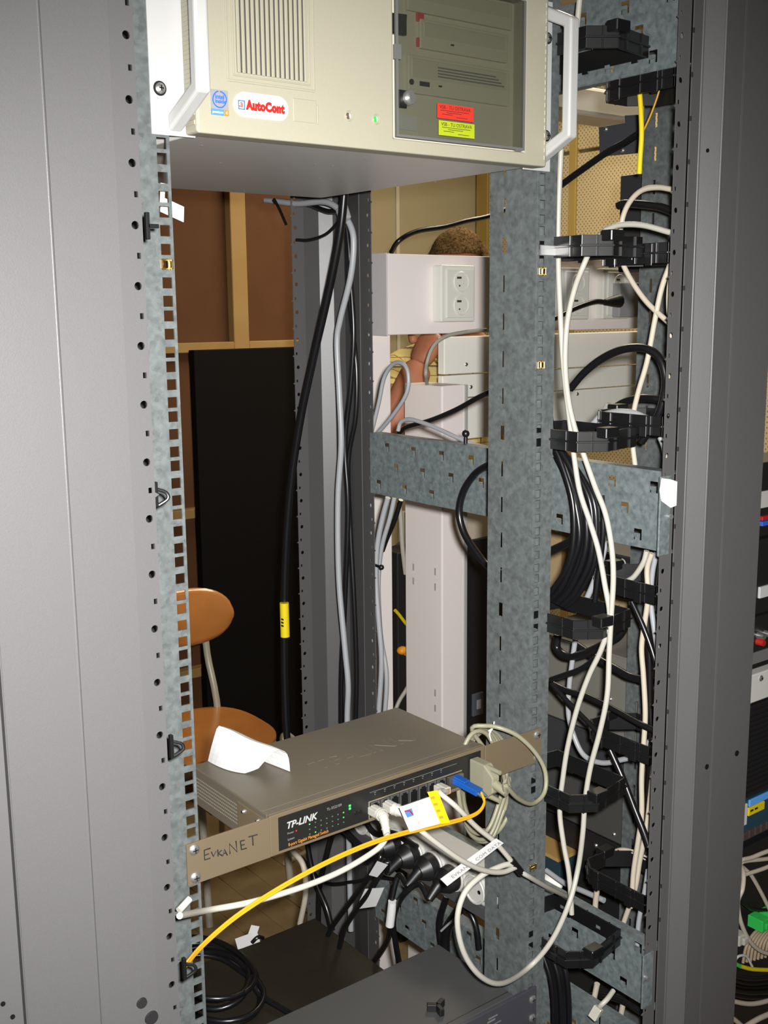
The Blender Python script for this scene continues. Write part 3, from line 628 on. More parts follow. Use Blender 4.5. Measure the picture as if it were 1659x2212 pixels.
# yellow duplex fibre with blue connector and tags
def fibre(off, label):
    o = Vector(off)
    P = [hy(1040, 1713, -.047), hy(1046, 1735, -.056), hy(1030, 1757, -.06), hy(990, 1772, -.06), hy(930, 1786, -.06), hy(860, 1803, -.06), hy(790, 1826, -.06), hy(700, 1866, -.06), hy(600, 1921, -.06), hy(510, 1980, -.06), hy(440, 2040, -.07), hy(398, 2088, -.095)]
    mb = MB().tube(smoothpts([p+o*(0.4+.6*min(1, i/4)) for i, p in enumerate(P)], 7), .0014, 7)
    tag(build(mb, 'fibre_cable', M_YEL, smooth=True), label, 'cable', 'twin yellow fibre strands')
fibre((0, 0, .0014), 'upper strand of the twin yellow fibre cable'); fibre((0, 0, -.0014), 'lower strand of the twin yellow fibre cable')
fc = thing('fibre_connector', hy(1015, 1700, -.03), 'bright blue duplex fibre connector plugged in the switch', 'connector')
a, b = Vector((.0985, -.008, 1.0800)), hy(1036, 1712, -.043); d = (b-a).normalized(); sd = d.cross(Z_).normalized(); upv = sd.cross(d)
build(MB().obox((a+b)/2, d, sd, upv, (b-a).length/2, .0056, .0034).obox(a+d*.008+upv*.0045, d, sd, upv, .009, .0045, .0012), 'body', M_BLUE, fc, bevel=.0007)
for s in (-1, 1): build(MB().cyl(b+sd*s*.003, b+sd*s*.003+d*.008-upv*.002, .0020, .0013, 8), 'strain_relief', mat('blue_grey_boot', (.05, .07, .10), .4), fc, smooth=True)
build(MB().obox(a+d*.005-sd*.0058, d, upv, sd, .002, .0022, .0004), 'white_mark', M_PAPER, fc)
def quad_tag(pp, Y, m, name, th=.0004, parent=None): return build(MB().add([hy(x, y, Y) for x, y in pp], [(0, 3, 2, 1)]), name, m, parent, thick=th)
tg = thing('cable_tag', hy(885, 1797, -.064), 'white paper tag with a small blue and red emblem on the yellow cable', 'tag')
quad_tag([(862, 1744), (940, 1717), (954, 1778), (885, 1797)], -.064, M_PAPER, 'card', parent=tg)
e = quad_tag([(873, 1752), (889, 1746), (894, 1761), (880, 1766)], -.0645, mat('emblem_blue', (.06, .17, .42), .5), 'emblem', parent=tg)
mb = MB().tube([hy(875, 1752, -.0649), hy(885, 1751, -.0649), hy(891, 1759, -.0649)], .0008, 5); build(mb, 'emblem_arc', M_RED, e)
quad_tag([(902, 1775), (906, 1774), (907, 1780), (903, 1781)], -.0645, mat('pink_print', (.75, .35, .3), .6), 'print_mark', parent=tg)
tg = thing('cable_tag', hy(972, 1778, -.0655), 'yellow tape flag standing beside the white paper tag', 'tag')
quad_tag([(923, 1711), (945, 1707), (972, 1777), (952, 1780)], -.0655, M_YELT, 'flag', parent=tg)
for i in range(4): quad_tag([(930+i*6, 1722+i*14), (938+i*6, 1720+i*14), (940+i*6, 1725+i*14), (932+i*6, 1727+i*14)], -.066, mat('ochre_print', (.35, .25, .02), .6), 'print_mark', parent=tg)
# serial plug and its coiled lead
dbp = thing('serial_plug', (.128, -.03, 1.056), 'grey serial plug with thumbscrews on the right end of the switch', 'plug')
M_HOOD = mat('putty_grey_hood', (.19, .18, .125), .5)
build(MB().add([(.1215, -.006, 1.0565), (.1345, -.006, 1.0565), (.1345, -.006, 1.0985), (.1215, -.006, 1.0985), (.1215, -.030, 1.0565), (.1345, -.030, 1.0565), (.1345, -.030, 1.0985), (.1215, -.030, 1.0985), (.1225, -.044, 1.069), (.1335, -.044, 1.069), (.1335, -.044, 1.087), (.1225, -.044, 1.087)],
    [(0, 3, 2, 1), (0, 1, 5, 4), (1, 2, 6, 5), (2, 3, 7, 6), (3, 0, 4, 7), (4, 5, 9, 8), (5, 6, 10, 9), (6, 7, 11, 10), (7, 4, 8, 11), (8, 9, 10, 11)]), 'hood', M_HOOD, dbp, bevel=.0015)
for z in (1.0605, 1.0945): build(MB().cyl((.128, -.028, z), (.128, -.050, z), .0034, .0026, 10), 'thumbscrew', M_HOOD, dbp, smooth=True)
build(MB().cyl((.128, -.043, 1.078), (.129, -.060, 1.073), .0058, .0042, 12), 'strain_relief', M_HOOD, dbp, smooth=True)
P = [Vector((.129, -.058, 1.0735)), hy(1092, 1697, -.062), hy(1118, 1724, -.055), hy(1150, 1736, -.045), hy(1176, 1712, -.04), hy(1178, 1668, -.035), hy(1158, 1628, -.03), hy(1122, 1592, -.022), hy(1085, 1574, -.012), hy(1050, 1568, .004), hy(1020, 1578, .018)]
for k in range(5):
    dx, dy = (-8, 12, -2, 22, 6)[k], (0, -6, 12, 4, 16)[k]; Yk = (.014, .030, .022, .038, .026)[k]
    for a in range(0, 360, 45):
        t = math.radians(200+a); P.append(hy(1040+dx*.6+(48+dx*.3)*math.cos(t)*(-1), 1690+dy*.5+(112+dy*.6)*math.sin(t), Yk))
cable('serial_cable', P, None, .0028, M_CABS, 'khaki grey serial cable coiled beside the switch', k=5)
c = hy(1058, 1573, .008); mb = MB().tube(smoothpts([c+Vector((.002, 0, -.016)), c+Vector((-.004, -.004, -.004)), c+Vector((.001, -.005, .003)), c+Vector((.007, 0, .006))], 4), .0010, 6).tube(smoothpts([c+Vector((-.006, -.004, -.001)), c+Vector((.001, -.006, .002)), c+Vector((.013, -.004, -.002))], 4), .0008, 6)
tag(build(mb, 'twist_tie', mat('white_wire_tie', (.75, .74, .68), .5), smooth=True), 'small white twist tie on top of the coiled serial cable', 'twist tie')
# ================================================================== LOWER UNITS
lg = thing('rack_unit', (0, .07, .716), 'dark grey rack unit at the bottom of the photo', 'rack unit')
M_LG = mat('charcoal_paint', (.055, .055, .056), .5, .1, .4, (800, .3, (.050, .050, .051)), .1)
build(MB().box(-.205, .205, .001, .147, .676, .7595), 'case', M_LG, lg, bevel=.0015)
fp = build(MB().box(-.2405, .2405, -.004, .001, .676, .7595), 'front_panel', mat('slate_front', (.04, .04, .05), .45), lg, bevel=.0006)
build(MB().box(-.204, .204, .010, .0108, .7593, .7599), 'lid_seam', M_DARKP, lg)
build(MB().box(.155, .168, -.0045, -.0038, .744, .7462).box(.157, .172, -.0045, -.0038, .7485, .7500).box(.140, .178, -.0045, -.0038, .738, .739).box(.120, .15, -.0045, -.0038, .727, .7295), 'panel_print', MATS['print_grey'], fp)
for z in (.7445, .7185): screw(fp, (.2326, -.004, z), .0056, washer=False); screw(fp, (-.2326, -.004, z), .0056, washer=False)
yf = thing('rubber_foot', (.109, .036, .7598), 'small black three-armed plastic piece on the dark grey unit', 'plastic piece')
c = Vector((.109, .036, .7648))
for a in (20, 140, 255):
    d = Vector((math.cos(math.radians(a)), math.sin(math.radians(a)), 0)); build(MB().obox(c+d*.006, d, Z_.cross(d), Z_, .0072, .0032, .0048), 'arm', M_BLACK, yf, bevel=.001)
bk = thing('power_supply', (0, .23, .56), 'large matt black unit with flat top below the dark grey unit', 'rack unit')
M_BK = mat('matt_black_lid', (.014, .0115, .007), .55, 0, .3, (60, .4, (.018, .0148, .0095)), .1)
build(MB().box(-.2145, .2145, .002, .463, .545, .650), 'case', M_BK, bk, bevel=.002)
build(MB().box(-.2405, .2405, -.004, .002, .545, .650), 'front_panel', M_BLACK, bk, bevel=.001)
c = Vector((.035, .335, .650)); build(MB().obox(c+Vector((0, 0, .001)), (1, .3, 0), (-.3, 1, 0), Z_, .004, .0012, .0012).obox(c+Vector((.003, .004, .002)), (.3, 1, 0), (-1, .3, 0), Z_, .005, .0015, .0015), 'lid_clip', M_PAPER, bk)
cord = []
for k in range(5):
    for a in range(0, 360, 40):
        t = math.radians(a); R = 1+.12*math.sin(k*2.1)
        cord.append(Vector((-.012+.056*R*math.cos(t)+.01*math.sin(k*3), .385+.085*R*math.sin(t)+.006*k, .655+.006*k+.010*max(0, math.sin(t*1+k)))))
cord += [Vector((.03, .33, .66)), Vector((.045, .25, .656)), Vector((.02, .18, .656)), Vector((-.03, .15, .656))]
cable('power_cable', cord, None, .0042, M_CABB, 'coiled black power cord lying on the left of the matt black unit', 'power cable', k=4)
c = hz(531, 2027, .651)+Vector((-.004, -.012, 0)); t = thing('cable_tag', c, 'white paper flag lying at the back edge of the matt black unit', 'tag')
build(MB().obox(c+Vector((0, 0, .004)), (1, -.2, .1), (.3, 1, .4), (0, -.3, 1), .018, .010, .0004).obox(c+Vector((.014, .006, .010)), (.6, .4, .5), (-.4, .6, 0), (0, -.5, .6), .010, .007, .0004), 'flag', M_PAPER, t)
build(MB().tube(smoothpts([c+Vector((.002, -.010, .004)), c+Vector((.010, -.014, .012)), c+Vector((.022, -.010, .004))], 5), .003, 7), 'cord_end', M_CABB, t, smooth=True)
# power strip along the right side with plugs
XP = .236; M_STRIP = mat('power_strip_white', (.40, .39, .36), .5)
ps = thing('power_strip', (XP+.02, .22, .81), 'white power strip running back behind the right rail, full of black plugs', 'power strip')
build(MB().box(XP, XP+.044, .082, .42, .828, .874), 'housing', M_STRIP, ps, bevel=.003)
build(MB().box(XP-.004, XP+.046, .080, .424, .812, .829), 'base_rail', M_LG, ps, bevel=.001)
def sock(y, parent):
    s_ = build(MB().cyl((XP, y, .850), (XP-.006, y, .850), .0195, .0185, 20), 'socket', M_STRIP, parent, smooth=True)
    mb = MB().tube([Vector((XP-.006, y+.0185*math.cos(a), .850+.0185*math.sin(a))) for a in [2*math.pi*i/20 for i in range(20)]], .002, 6, closed=True); build(mb, 'socket_rim', M_STRIP, s_, smooth=True)
    build(MB().cyl((XP-.0061, y-.0095, .850), (XP-.0066, y-.0095, .850), .0028).cyl((XP-.0061, y+.0095, .850), (XP-.0066, y+.0095, .850), .0028), 'socket_hole', M_DARK, s_)
for k in range(7): sock(.103+k*.0425, ps)
def schuko(y, label, ang):
    t = thing('power_plug', (XP-.02, y, .832), label, 'plug', 'black plugs in the power strip')
    a = Vector((XP-.0068, y, .850)); d = Vector((-1, 0, -.10)).normalized()
    build(MB().cyl(a, a+d*.012, .0185, .0180, 20).cyl(a+d*.012, a+d*.026, .0180, .0105, 20), 'head', M_BLACK, t, smooth=True)
    p = a+d*.024; q = p+Vector((-.018, math.sin(ang)*.012, -.016))
    build(MB().tube(smoothpts([a+d*.020, p, q], 5), lambda u: .0105-.005*u, 10), 'sleeve', M_BLACK, t, smooth=True)
    return q
pl_ = []
for k, (y, dsc) in enumerate(((.146, 'nearest to the right rail'), (.1885, 'second from the right rail'), (.231, 'third from the right rail'), (.2735, 'farthest back of the four'))):
    pl_.append(schuko(y, 'round black mains plug in the power strip, '+dsc, .3*k))
cable('power_cable', [pl_[0], (905, 1910, 'x', .19), (870, 1935, 'x', .18), (850, 1985, 'x', .19), (855, 2040, 'x', .20), (866, 2100, 'x', .22)], None, .0042, M_CABB, 'black mains cord with a white sleeve dropping from the plug nearest the right rail', 'power cable')
cable('power_cable', [pl_[1], (862, 1890, 'x', .19), (848, 1935, 'x', .18), (842, 1985, 'x', .18), (838, 2030, 'x', .20), (800, 2090, 'x', .23)], None, .0042, M_CABB, 'black mains cord curving down and left from the second plug', 'power cable')
cable('power_cable', [pl_[2], (835, 1862, 'x', .18), (800, 1925, 'x', .17), (770, 1965, 'x', .17), (745, 2005, 'x', .18), (730, 2060, 'x', .2)], None, .0042, M_CABB, 'black mains cord carrying the folded white label', 'power cable')
cable('power_cable', [pl_[3], (822, 1850, 'x', .19), (790, 1905, 'x', .18), (748, 1960, 'x', .19), (712, 2012, 'x', .2), (700, 2060, 'x', .2)], None, .0040, M_CABB, 'black mains cord from the plug farthest back in the strip', 'power cable')
def wrap_label(pp, X, label, th=.0006):
    tag(build(MB().add([hx(x, y, X) for x, y in pp], [(0, 1, 2, 3)]), 'cable_label', M_PAPER, thick=th), label, 'label')
wrap_label([(789, 1920), (830, 1917), (812, 1958), (768, 1964)], .168, 'blank white folded label, lower of the two on the mains cords')
wrap_label([(815, 1860), (838, 1868), (815, 1895), (797, 1890)], .170, 'crumpled white label with glossy tape on a mains cord')
c0, c1 = hx(848, 1947, .177), hx(842, 1999, .177); tag(build(MB().cyl(c0, c1, .0062, .0062, 12), 'cable_label', M_PAPER, smooth=True), 'white label sleeve wrapped round a vertical black mains cord', 'label')
# ================================================================== BACKGROUND ON THE LEFT
ch = thing('chair', (.735, 1.72, 0), 'wooden school chair with pale tube frame, seen behind the left rail', 'chair')
M_WOOD = mat('varnished_plywood', (.62, .25, .06), .25, 0, .5, (9, .3, (.50, .18, .04)), 0, coat=.4)
M_TUBE = mat('cream_tube', (.50, .47, .38), .35, .2)
mb = MB(); vs = []; NU, NV = 22, 10
for i in range(NU+1):                                                  # curved plywood backrest
    for j in range(NV+1):
        u = math.sin(math.pi*(i/NU-.5)); v = j/NV*2-1; sc = max(0, 1-abs(u)**2.8)**.42
        vs.append((.712+u*.152, 1.885-.035*u*u-.012*(1-v*v), .745+v*.085*max(sc, .02)))
mb.add(vs, [(i*(NV+1)+j, (i+1)*(NV+1)+j, (i+1)*(NV+1)+j+1, i*(NV+1)+j+1) for i in range(NU) for j in range(NV)])
build(mb, 'backrest', M_WOOD, ch, smooth=True, thick=.010)
mb = MB(); outl = []
for i in range(40):
    t = 2*math.pi*i/40; c, s_ = math.cos(t), math.sin(t)
    outl.append((.700+.168*abs(c)**.75*(1 if c > 0 else -1), 1.705+.178*abs(s_)**.75*(1 if s_ > 0 else -1), .458+.010*abs(s_) - (.014*max(0, -s_))))
mb.prism(outl, (0, 0, -.011)); build(mb, 'seat', M_WOOD, ch, smooth=True)
for s in (-1, 1):
    x = .715+s*.10
    build(MB().tube(smoothpts([Vector((x+.02*s, 1.90, .0)), Vector((x, 1.86, .43)), Vector((x-.01*s, 1.895, .62)), Vector((x-.012*s, 1.905, .76))], 5), .0105, 8), 'leg', M_TUBE, ch, smooth=True)
    build(MB().tube(smoothpts([Vector((x+.03*s, 1.53, 0)), Vector((x+.02*s, 1.57, .40)), Vector((x, 1.62, .432)), Vector((x, 1.86, .43))], 5), .0105, 8), 'leg', M_TUBE, ch, smooth=True)
build(MB().tube([Vector((.64, 1.86, .43)), Vector((.84, 1.86, .43))], .010, 8), 'crossbar', M_TUBE, ch, smooth=True)
bc = thing('black_board', (1.25, 2.22, 0), 'tall matt black board standing before the brown wall', 'board')
M_BC = mat('black_laminate', (.0035, .003, .003), .7, 0, .15)
build(MB().box(.963, 1.56, 2.20, 2.235, .03, 1.490), 'panel', M_BC, bc, bevel=.002)
for x in (1.0, 1.48): build(MB().box(x, x+.04, 2.08, 2.36, 0, .03), 'foot', M_BC, bc, bevel=.003)
c = Vector((.97, 1.80, .0)); tag(build(MB().tube(smoothpts([c+Vector((-.02, -.08, .30)), c+Vector((.03, .0, .345)), c+Vector((.09, .02, .30)), c+Vector((.12, -.02, .18)), c+Vector((.10, -.06, .006)), c+Vector((-.05, -.12, .006))], 6), .010, 8), 'hose', M_TUBE, smooth=True), 'pale looped tube on the floor behind the chair seat', 'tube')
# ================================================================== WALL TRUNKING BEHIND THE RACK
tk = thing('cable_trunking', (1.1, .93, 1.555), 'white horizontal cable trunking with sockets behind the rack', 'trunking')
build(MB().box(.711, 1.62, .90, .955, 1.5575, 1.7195), 'channel', M_TRUNK, tk, bevel=.002)
build(MB().box(.7095, .7125, .8985, .9565, 1.556, 1.721), 'end_cap', mat('grey_white_end_cap', (.56, .54, .55), .5), tk, bevel=.001)
def outlet(x, w=.094):
    o_ = build(MB().box(x, x+w, .872, .90, 1.582, 1.698), 'outlet', M_SOCK, tk, bevel=.003)
    build(MB().box(x+.012, x+w-.006, .8685, .872, 1.590, 1.690), 'outlet_plate', M_SOCK, o_, bevel=.002)
    for z in (1.664, 1.616):
        cx = x+w*.55
        mb = MB().tube([Vector((cx+.0195*math.cos(a), .8675, z+.0195*math.sin(a))) for a in [2*math.pi*i/22 for i in range(22)]], .0018, 6, closed=True)
        mb.cyl((cx, .8688, z), (cx, .867, z), .0190, .0185, 22)
        s_ = build(mb, 'socket', M_SOCK, o_, smooth=True)
        build(MB().box(cx-.013, cx-.001, .8662, .8672, z+.006, z+.0105).cyl((cx-.006, .8672, z-.008), (cx-.006, .8664, z-.008), .002), 'socket_hole', mat('olive_dark_hole', (.06, .055, .02), .7), s_)
outlet(.832); outlet(1.188); outlet(1.330)
sup = thing('cable_trunking', (.735, .975, 0), 'narrow white upright trunking below the end of the horizontal trunking', 'trunking')
build(MB().box(.706, .764, .957, 1.0, 0, 1.5575), 'channel', M_TRUNK, sup, bevel=.002)
col = thing('cable_trunking', (.895, .965, 0), 'wide white upright trunking with punched marks, behind the mid galvanised bar', 'trunking')
build(MB().box(.858, .928, .90, 1.030, 0, 1.447), 'channel', M_TRUNK, col, bevel=.003)
build(MB().box(.922, .930, .897, .903, 0, 1.447), 'cover_edge', M_WHITEP, col, bevel=.001)
for px, py in ((940, 1235), (940, 1268), (940, 1497), (940, 1530), (893, 1225), (893, 1255)):
    c = hx(px, py, .8575); build(MB().box(.8572, .8582, c.y-.003, c.y+.003, c.z-.008, c.z+.008), 'punched_mark', mat('grey_mark', (.42, .41, .41), .6), col)
gb = thing('junction_box', (1.25, 1.0, 1.33), 'pale grey three-part cover box with screws below the socket trunking', 'junction box')
for z0, z1, y in ((1.466, 1.548, .966), (1.412, 1.463, .972), (1.318, 1.410, .966)):
    cv = build(MB().box(.921, 1.64, y, .988, z0, z1), 'cover', M_BOXG, gb, bevel=.002)
for px, py in ((1007, 787), (1017, 836), (1247, 851)):
    c = hy(px, py, .9655); screw(gb, c, .0045, washer=False)
ad = thing('power_adapter', hy(1357, 650, .86), 'square grey plug-in adapter on the right socket', 'adapter')
q = hy(1357, 648, .85); build(MB().box(q.x-.036, q.x+.036, .845, .868, q.z-.040, q.z+.040), 'case', mat('mid_grey_plastic', (.30, .30, .31), .5), ad, bevel=.003)
q2 = hy(1322, 650, .84); build(MB().cyl(q2+Vector((.024, 0, 0)), q2+Vector((-.03, -.004, -.003)), .016, .007, 12), 'plug_boot', M_BLACK, ad, smooth=True)
cable('power_cable', [q2+Vector((-.028, -.004, -.003)), (1285, 652), (1245, 665), (1205, 685), (1170, 700)], ('y', .835), .006, M_CABB, 'black cord leading left from the grey plug-in adapter', 'power cable')
cable('network_cable', [(1050, 712), (1000, 718), (960, 728), (935, 750), (922, 785), (920, 815), (925, 840, 'y', 1.04)], ('y', .88), .0040, M_CABW, 'grey cable bowed beside the raised arm under the socket trunking')
cable('power_cable', [(845, 545, 'y', .96), (862, 520), (900, 500), (960, 490), (1005, 478), (1060, 466), (1120, 440)], ('y', .93), .0052, M_CABB, 'black cable swinging above the socket trunking and behind the right rail', 'power cable')
cable('network_cable', [(800, 945), (818, 870), (830, 815), (850, 786), (872, 787), (882, 810), (878, 850), (850, 895), (812, 940)], ('x', .40), .0034, M_CABG, 'grey cable looping up from the rear end of the middle bar')
cable('network_cable', [(860, 930), (866, 912), (885, 906), (915, 914), (950, 928), (985, 944), (1030, 962), (1060, 968)], ('x', .37), .0034, M_CABG, 'grey cable lying along the top of the middle galvanised bar')
cable('power_cable', [(862, 935), (880, 922), (930, 908), (985, 885), (1030, 860), (1075, 838)], ('x', .40), .0038, M_CABB, 'black cable rising right from the middle bar behind the right rail', 'power cable')
c = hx(1006, 955, .36); tag(build(MB().tube([c+Vector((0, 0, -.012)), c+Vector((0, 0, .010))], .0028, 8).ball(c+Vector((0, 0, .012)), .0055), 'cable_tie', M_RING, smooth=True), 'black cable tie knob on the top edge of the middle bar', 'cable tie')
# white beam, dark bracket plate
dz = hy(1300, 235, 1.1).z; wd = thing('white_duct', (1.4, 1.16, dz-.02), 'off-white duct below the dark top bar', 'duct')
build(MB().box(1.02, 1.75, 1.10, 1.22, dz-.02, dz+.05), 'channel', mat('off_white_duct', (.60, .58, .52), .6), wd, bevel=.01)
for x in (1.12, 1.65): build(MB().cyl((x, 1.16, dz+.04), (x, 1.16, 2.75), .006), 'hanger_rod', M_CHROME, wd, smooth=True)
bp = thing('bracket_plate', hx(1335, 345, .60), 'dark slate plate with bright screws beside the neighbouring rail', 'plate')
P = [hx(x, y, .60) for x, y in ((1293, 275), (1350, 265), (1349, 249), (1384, 247), (1384, 330), (1295, 338))]
build(MB().prism(P, (.004, 0, 0)), 'plate', mat('slate_plate', (.035, .037, .043), .5), bp, bevel=.0006)
for px, py in ((1309, 279), (1345, 325), (1302, 331), (1368, 294)): screw(bp, hx(px, py, .60), .0034, washer=False, n=(-1, 0, 0))
build(MB().box(.63, .66, .155, .23, 1.66, 1.80), 'side_panel', mat('dark_panel', (.02, .02, .022), .5), nb, bevel=.002)
# black tower and boxes behind
bt = thing('black_tower', (1.12, 1.19, 0), 'black equipment tower standing behind the white upright trunking', 'tower')
zt = hy(1030, 1165, 1.15).z
build(MB().box(.93, 1.32, 1.15, 1.23, 0, zt), 'body', mat('black_tower_paint', (.012, .012, .014), .5), bt, bevel=.003)
q = hy(1030, 1520, 1.149); build(MB().box(q.x-.018, q.x+.018, 1.143, 1.15, q.z-.030, q.z+.030), 'label_plate', mat('blue_grey_plate', (.10, .12, .15), .4), bt, bevel=.001)
build(MB().box(q.x-.006, q.x+.008, 1.141, 1.143, q.z-.012, q.z+.012), 'label_window', mat('pale_window', (.5, .52, .55), .4), bt)
c = hy(869, 1405, 1.12); op = thing('orange_plug', c-Vector((0, 0, .01)), 'orange plug hanging between the two white uprights', 'plug')
build(MB().ball(c, .013, 1.1, 1, .8).ball(c+Vector((.012, 0, -.006)), .010), 'body', mat('orange_plastic', (.75, .30, .02), .45), op, smooth=True)
build(MB().tube(smoothpts([c+Vector((.01, 0, 0)), c+Vector((.03, .01, .04)), c+Vector((.05, .02, .30)), c+Vector((.05, .02, .60))], 5), .003, 7), 'lead', M_CABB, op, smooth=True)
cable('network_cable', [(853, 1318), (862, 1328), (875, 1345), (890, 1362)], ('y', 1.08), .004, M_YELT, 'short yellow cable end between the two white uprights')
cable('network_cable', [(850, 1545), (862, 1515), (880, 1485), (900, 1440)], ('y', 1.06), .005, M_CABW, 'white cable slanting between the two white uprights')
cable('network_cable', [(862, 1085), (866, 1130), (869, 1180), (876, 1240)], ('y', 1.04), .0055, M_CABW, 'white cable dropping beside the wide white upright below the bar')
cb = thing('cardboard_box', (1.0, .68, 1.0), 'tan cardboard box with packing tape behind the thick bundle of black cables', 'box')
M_CARD = mat('cardboard', (.36, .26, .14), .8, 0, .2)
q = hx(1240, 1210, .80)
build(MB().box(.80, 1.02, q.y-.13, q.y+.16, q.z-.10, q.z+.10), 'carton', M_CARD, cb, bevel=.002)
build(MB().box(.7985, .80, q.y-.02, q.y+.03, q.z-.10, q.z+.10), 'tape', mat('brown_tape', (.25, .15, .05), .4), cb)
build(MB().box(.798, .7992, q.y-.10, q.y-.03, q.z-.03, q.z+.09), 'paper_label', mat('cream_label', (.6, .55, .45), .7), cb)
tag(build(MB().box(1.0, 1.29, 1.155, 1.225, zt, zt+.085), 'paper_stack', mat('cream_paper_stack', (.52, .46, .36), .8), bevel=.002), 'pale stack of papers on top of the black tower', 'papers')
# ================================================================== CABLES ALONG THE REAR-RIGHT POST
cable('thick_cable', [(745, 405), (735, 500), (712, 620), (680, 760), (650, 900), (628, 1050), (617, 1200), (614, 1340), (615, 1480), (622, 1620), (640, 1760)], ('x', .27), .0062, M_CABB, 'thick glossy black cable with yellow marker slanting down before the rear post')
q0, q1 = hx(614, 1302, .265), hx(616, 1375, .265)
ym = thing('cable_marker', q1, 'yellow marker sleeve on the thick black cable', 'marker')
build(MB().cyl(q0, q1, .0078, .0078, 12), 'sleeve', M_YELT, ym, smooth=True)
for i in range(3):
    q = hx(610, 1338+i*7, .2565); build(MB().obox(q, (0, 0, 1), (0, 1, 0), (1, 0, 0), .0012, .003, .0006), 'print_mark', M_BLKINK, ym)
cable('network_cable', [(575, 432), (640, 440), (700, 436), (735, 455), (758, 490), (764, 530), (757, 600), (735, 690), (728, 740), (733, 850), (737, 960), (730, 1080), (732, 1250), (745, 1400), (752, 1480), (750, 1560), (752, 1750), (758, 2010)], ('x', .32), .0050, M_CABG, 'light grey cable running the height of the rear post')
cable('power_cable', [(585, 432), (620, 436), (665, 442), (705, 456), (740, 462), (752, 520), (757, 600), (764, 720), (757, 840), (745, 960), (752, 1100), (745, 1300), (738, 1450), (737, 1560)], ('x', .335), .0040, M_CABB, 'black cord hanging just behind the light grey cable on the rear post', 'power cable')
cable('power_cable', [(742, 400), (748, 480), (752, 600), (760, 700), (770, 800), (768, 900), (752, 1000), (757, 1150), (765, 1300), (770, 1450), (768, 1560)], ('x', .345), .0040, M_CABB, 'black cord in the dark fold of the rear post', 'power cable')
cable('thin_wire', [(640, 518, 'x', .30), (668, 518), (705, 505), (735, 475)], ('x', .31), .0024, M_CABB, 'thin black wire arching over the top of the rear post')
cable('thin_wire', [(592, 430), (605, 455), (618, 485)], ('x', .25), .0022, M_CABB, 'thin black wire end hanging under the server')
q = hx(742, 462, .312); tag(build(MB().obox(q, (0, .5, 1), (0, 1, -.5), (1, 0, 0), .012, .010, .006), 'tape_band', M_CABG, bevel=.003), 'grey tape band holding the cables under the server', 'tape')
cable('network_cable', [(838, 1075), (826, 1120), (815, 1180), (812, 1250), (818, 1340), (824, 1430), (818, 1540), (815, 1600)], ('x', .36), .0045, M_CABG, 'pale grey cable tied to the rear edge below the middle bar')
cable('network_cable', [(852, 1075), (842, 1120), (824, 1185), (817, 1260), (822, 1370), (835, 1460), (830, 1560), (830, 1600)], ('x', .375), .0040, M_CABG, 'second pale grey cable beside the tied one below the middle bar')
cable('power_cable', [(866, 1080), (852, 1125), (835, 1165), (826, 1190)], ('x', .40), .0040, M_CABB, 'short black cord joining the tied grey cables', 'power cable')
q = hx(813, 1221, .352); tag(build(MB().tube([q+Vector((0, .012, 0)), q+Vector((0, -.012, -.001))], .0024, 8).ball(q+Vector((0, -.013, -.001)), .0045), 'cable_tie', M_RING, smooth=True), 'black cable tie round the pale grey cables below the middle bar', 'cable tie')
cable('power_cable', [(655, 1740), (665, 1830), (680, 1900), (705, 1960), (718, 2010)], ('x', .27), .0048, M_CABB, 'black cord below the switch, left of the grey cable', 'power cable')
cable('power_cable', [(722, 1790), (705, 1850), (690, 1920), (688, 2000)], ('x', .29), .0044, M_CABB, 'black cord crossing down behind the yellow fibre cable', 'power cable')
cable('power_cable', [(650, 1850), (700, 1905), (760, 1905), (810, 1895), (860, 1900)], ('x', .30), .0028, M_CABB, 'thin black cord running across below the switch', 'power cable')
cable('network_cable', [(632, 1838), (655, 1870), (660, 1930), (648, 1995)], ('x', .25), .0050, M_CABW2, 'cream cable hanging over the parquet floor behind the matt black unit')
cable('power_cable', [(780, 1760), (810, 1800), (850, 1800), (900, 1830)], ('x', .225), .0045, M_CABB, 'black cord bunched directly under the switch', 'power cable')
cable('power_cable', [(740, 1790), (790, 1835), (830, 1845), (880, 1870)], ('x', .22), .0045, M_CABB, 'black cord running to the plug heads under the switch', 'power cable')
cable('power_cable', [(965, 1935), (950, 1990), (953, 2040), (960, 2100)], ('x', .30), .0050, M_CABB, 'black cord dropping under the power strip, left one', 'power cable')
cable('power_cable', [(1010, 1935), (985, 1975), (965, 2010), (962, 2060), (968, 2110)], ('x', .295), .0075, M_CABB, 'thick black cord dropping under the power strip', 'power cable')
cable('power_cable', [(1000, 1950), (1020, 1980), (1030, 2010), (1035, 2050)], ('x', .30), .0042, M_CABB, 'black cord bending under the near end of the power strip', 'power cable')
cable('cable_tie_tail', [(990, 1978), (970, 1995), (953, 2011)], ('x', .283), .0018, M_CABG, 'pale cable tie tail on the thick black cord', 'cable tie')
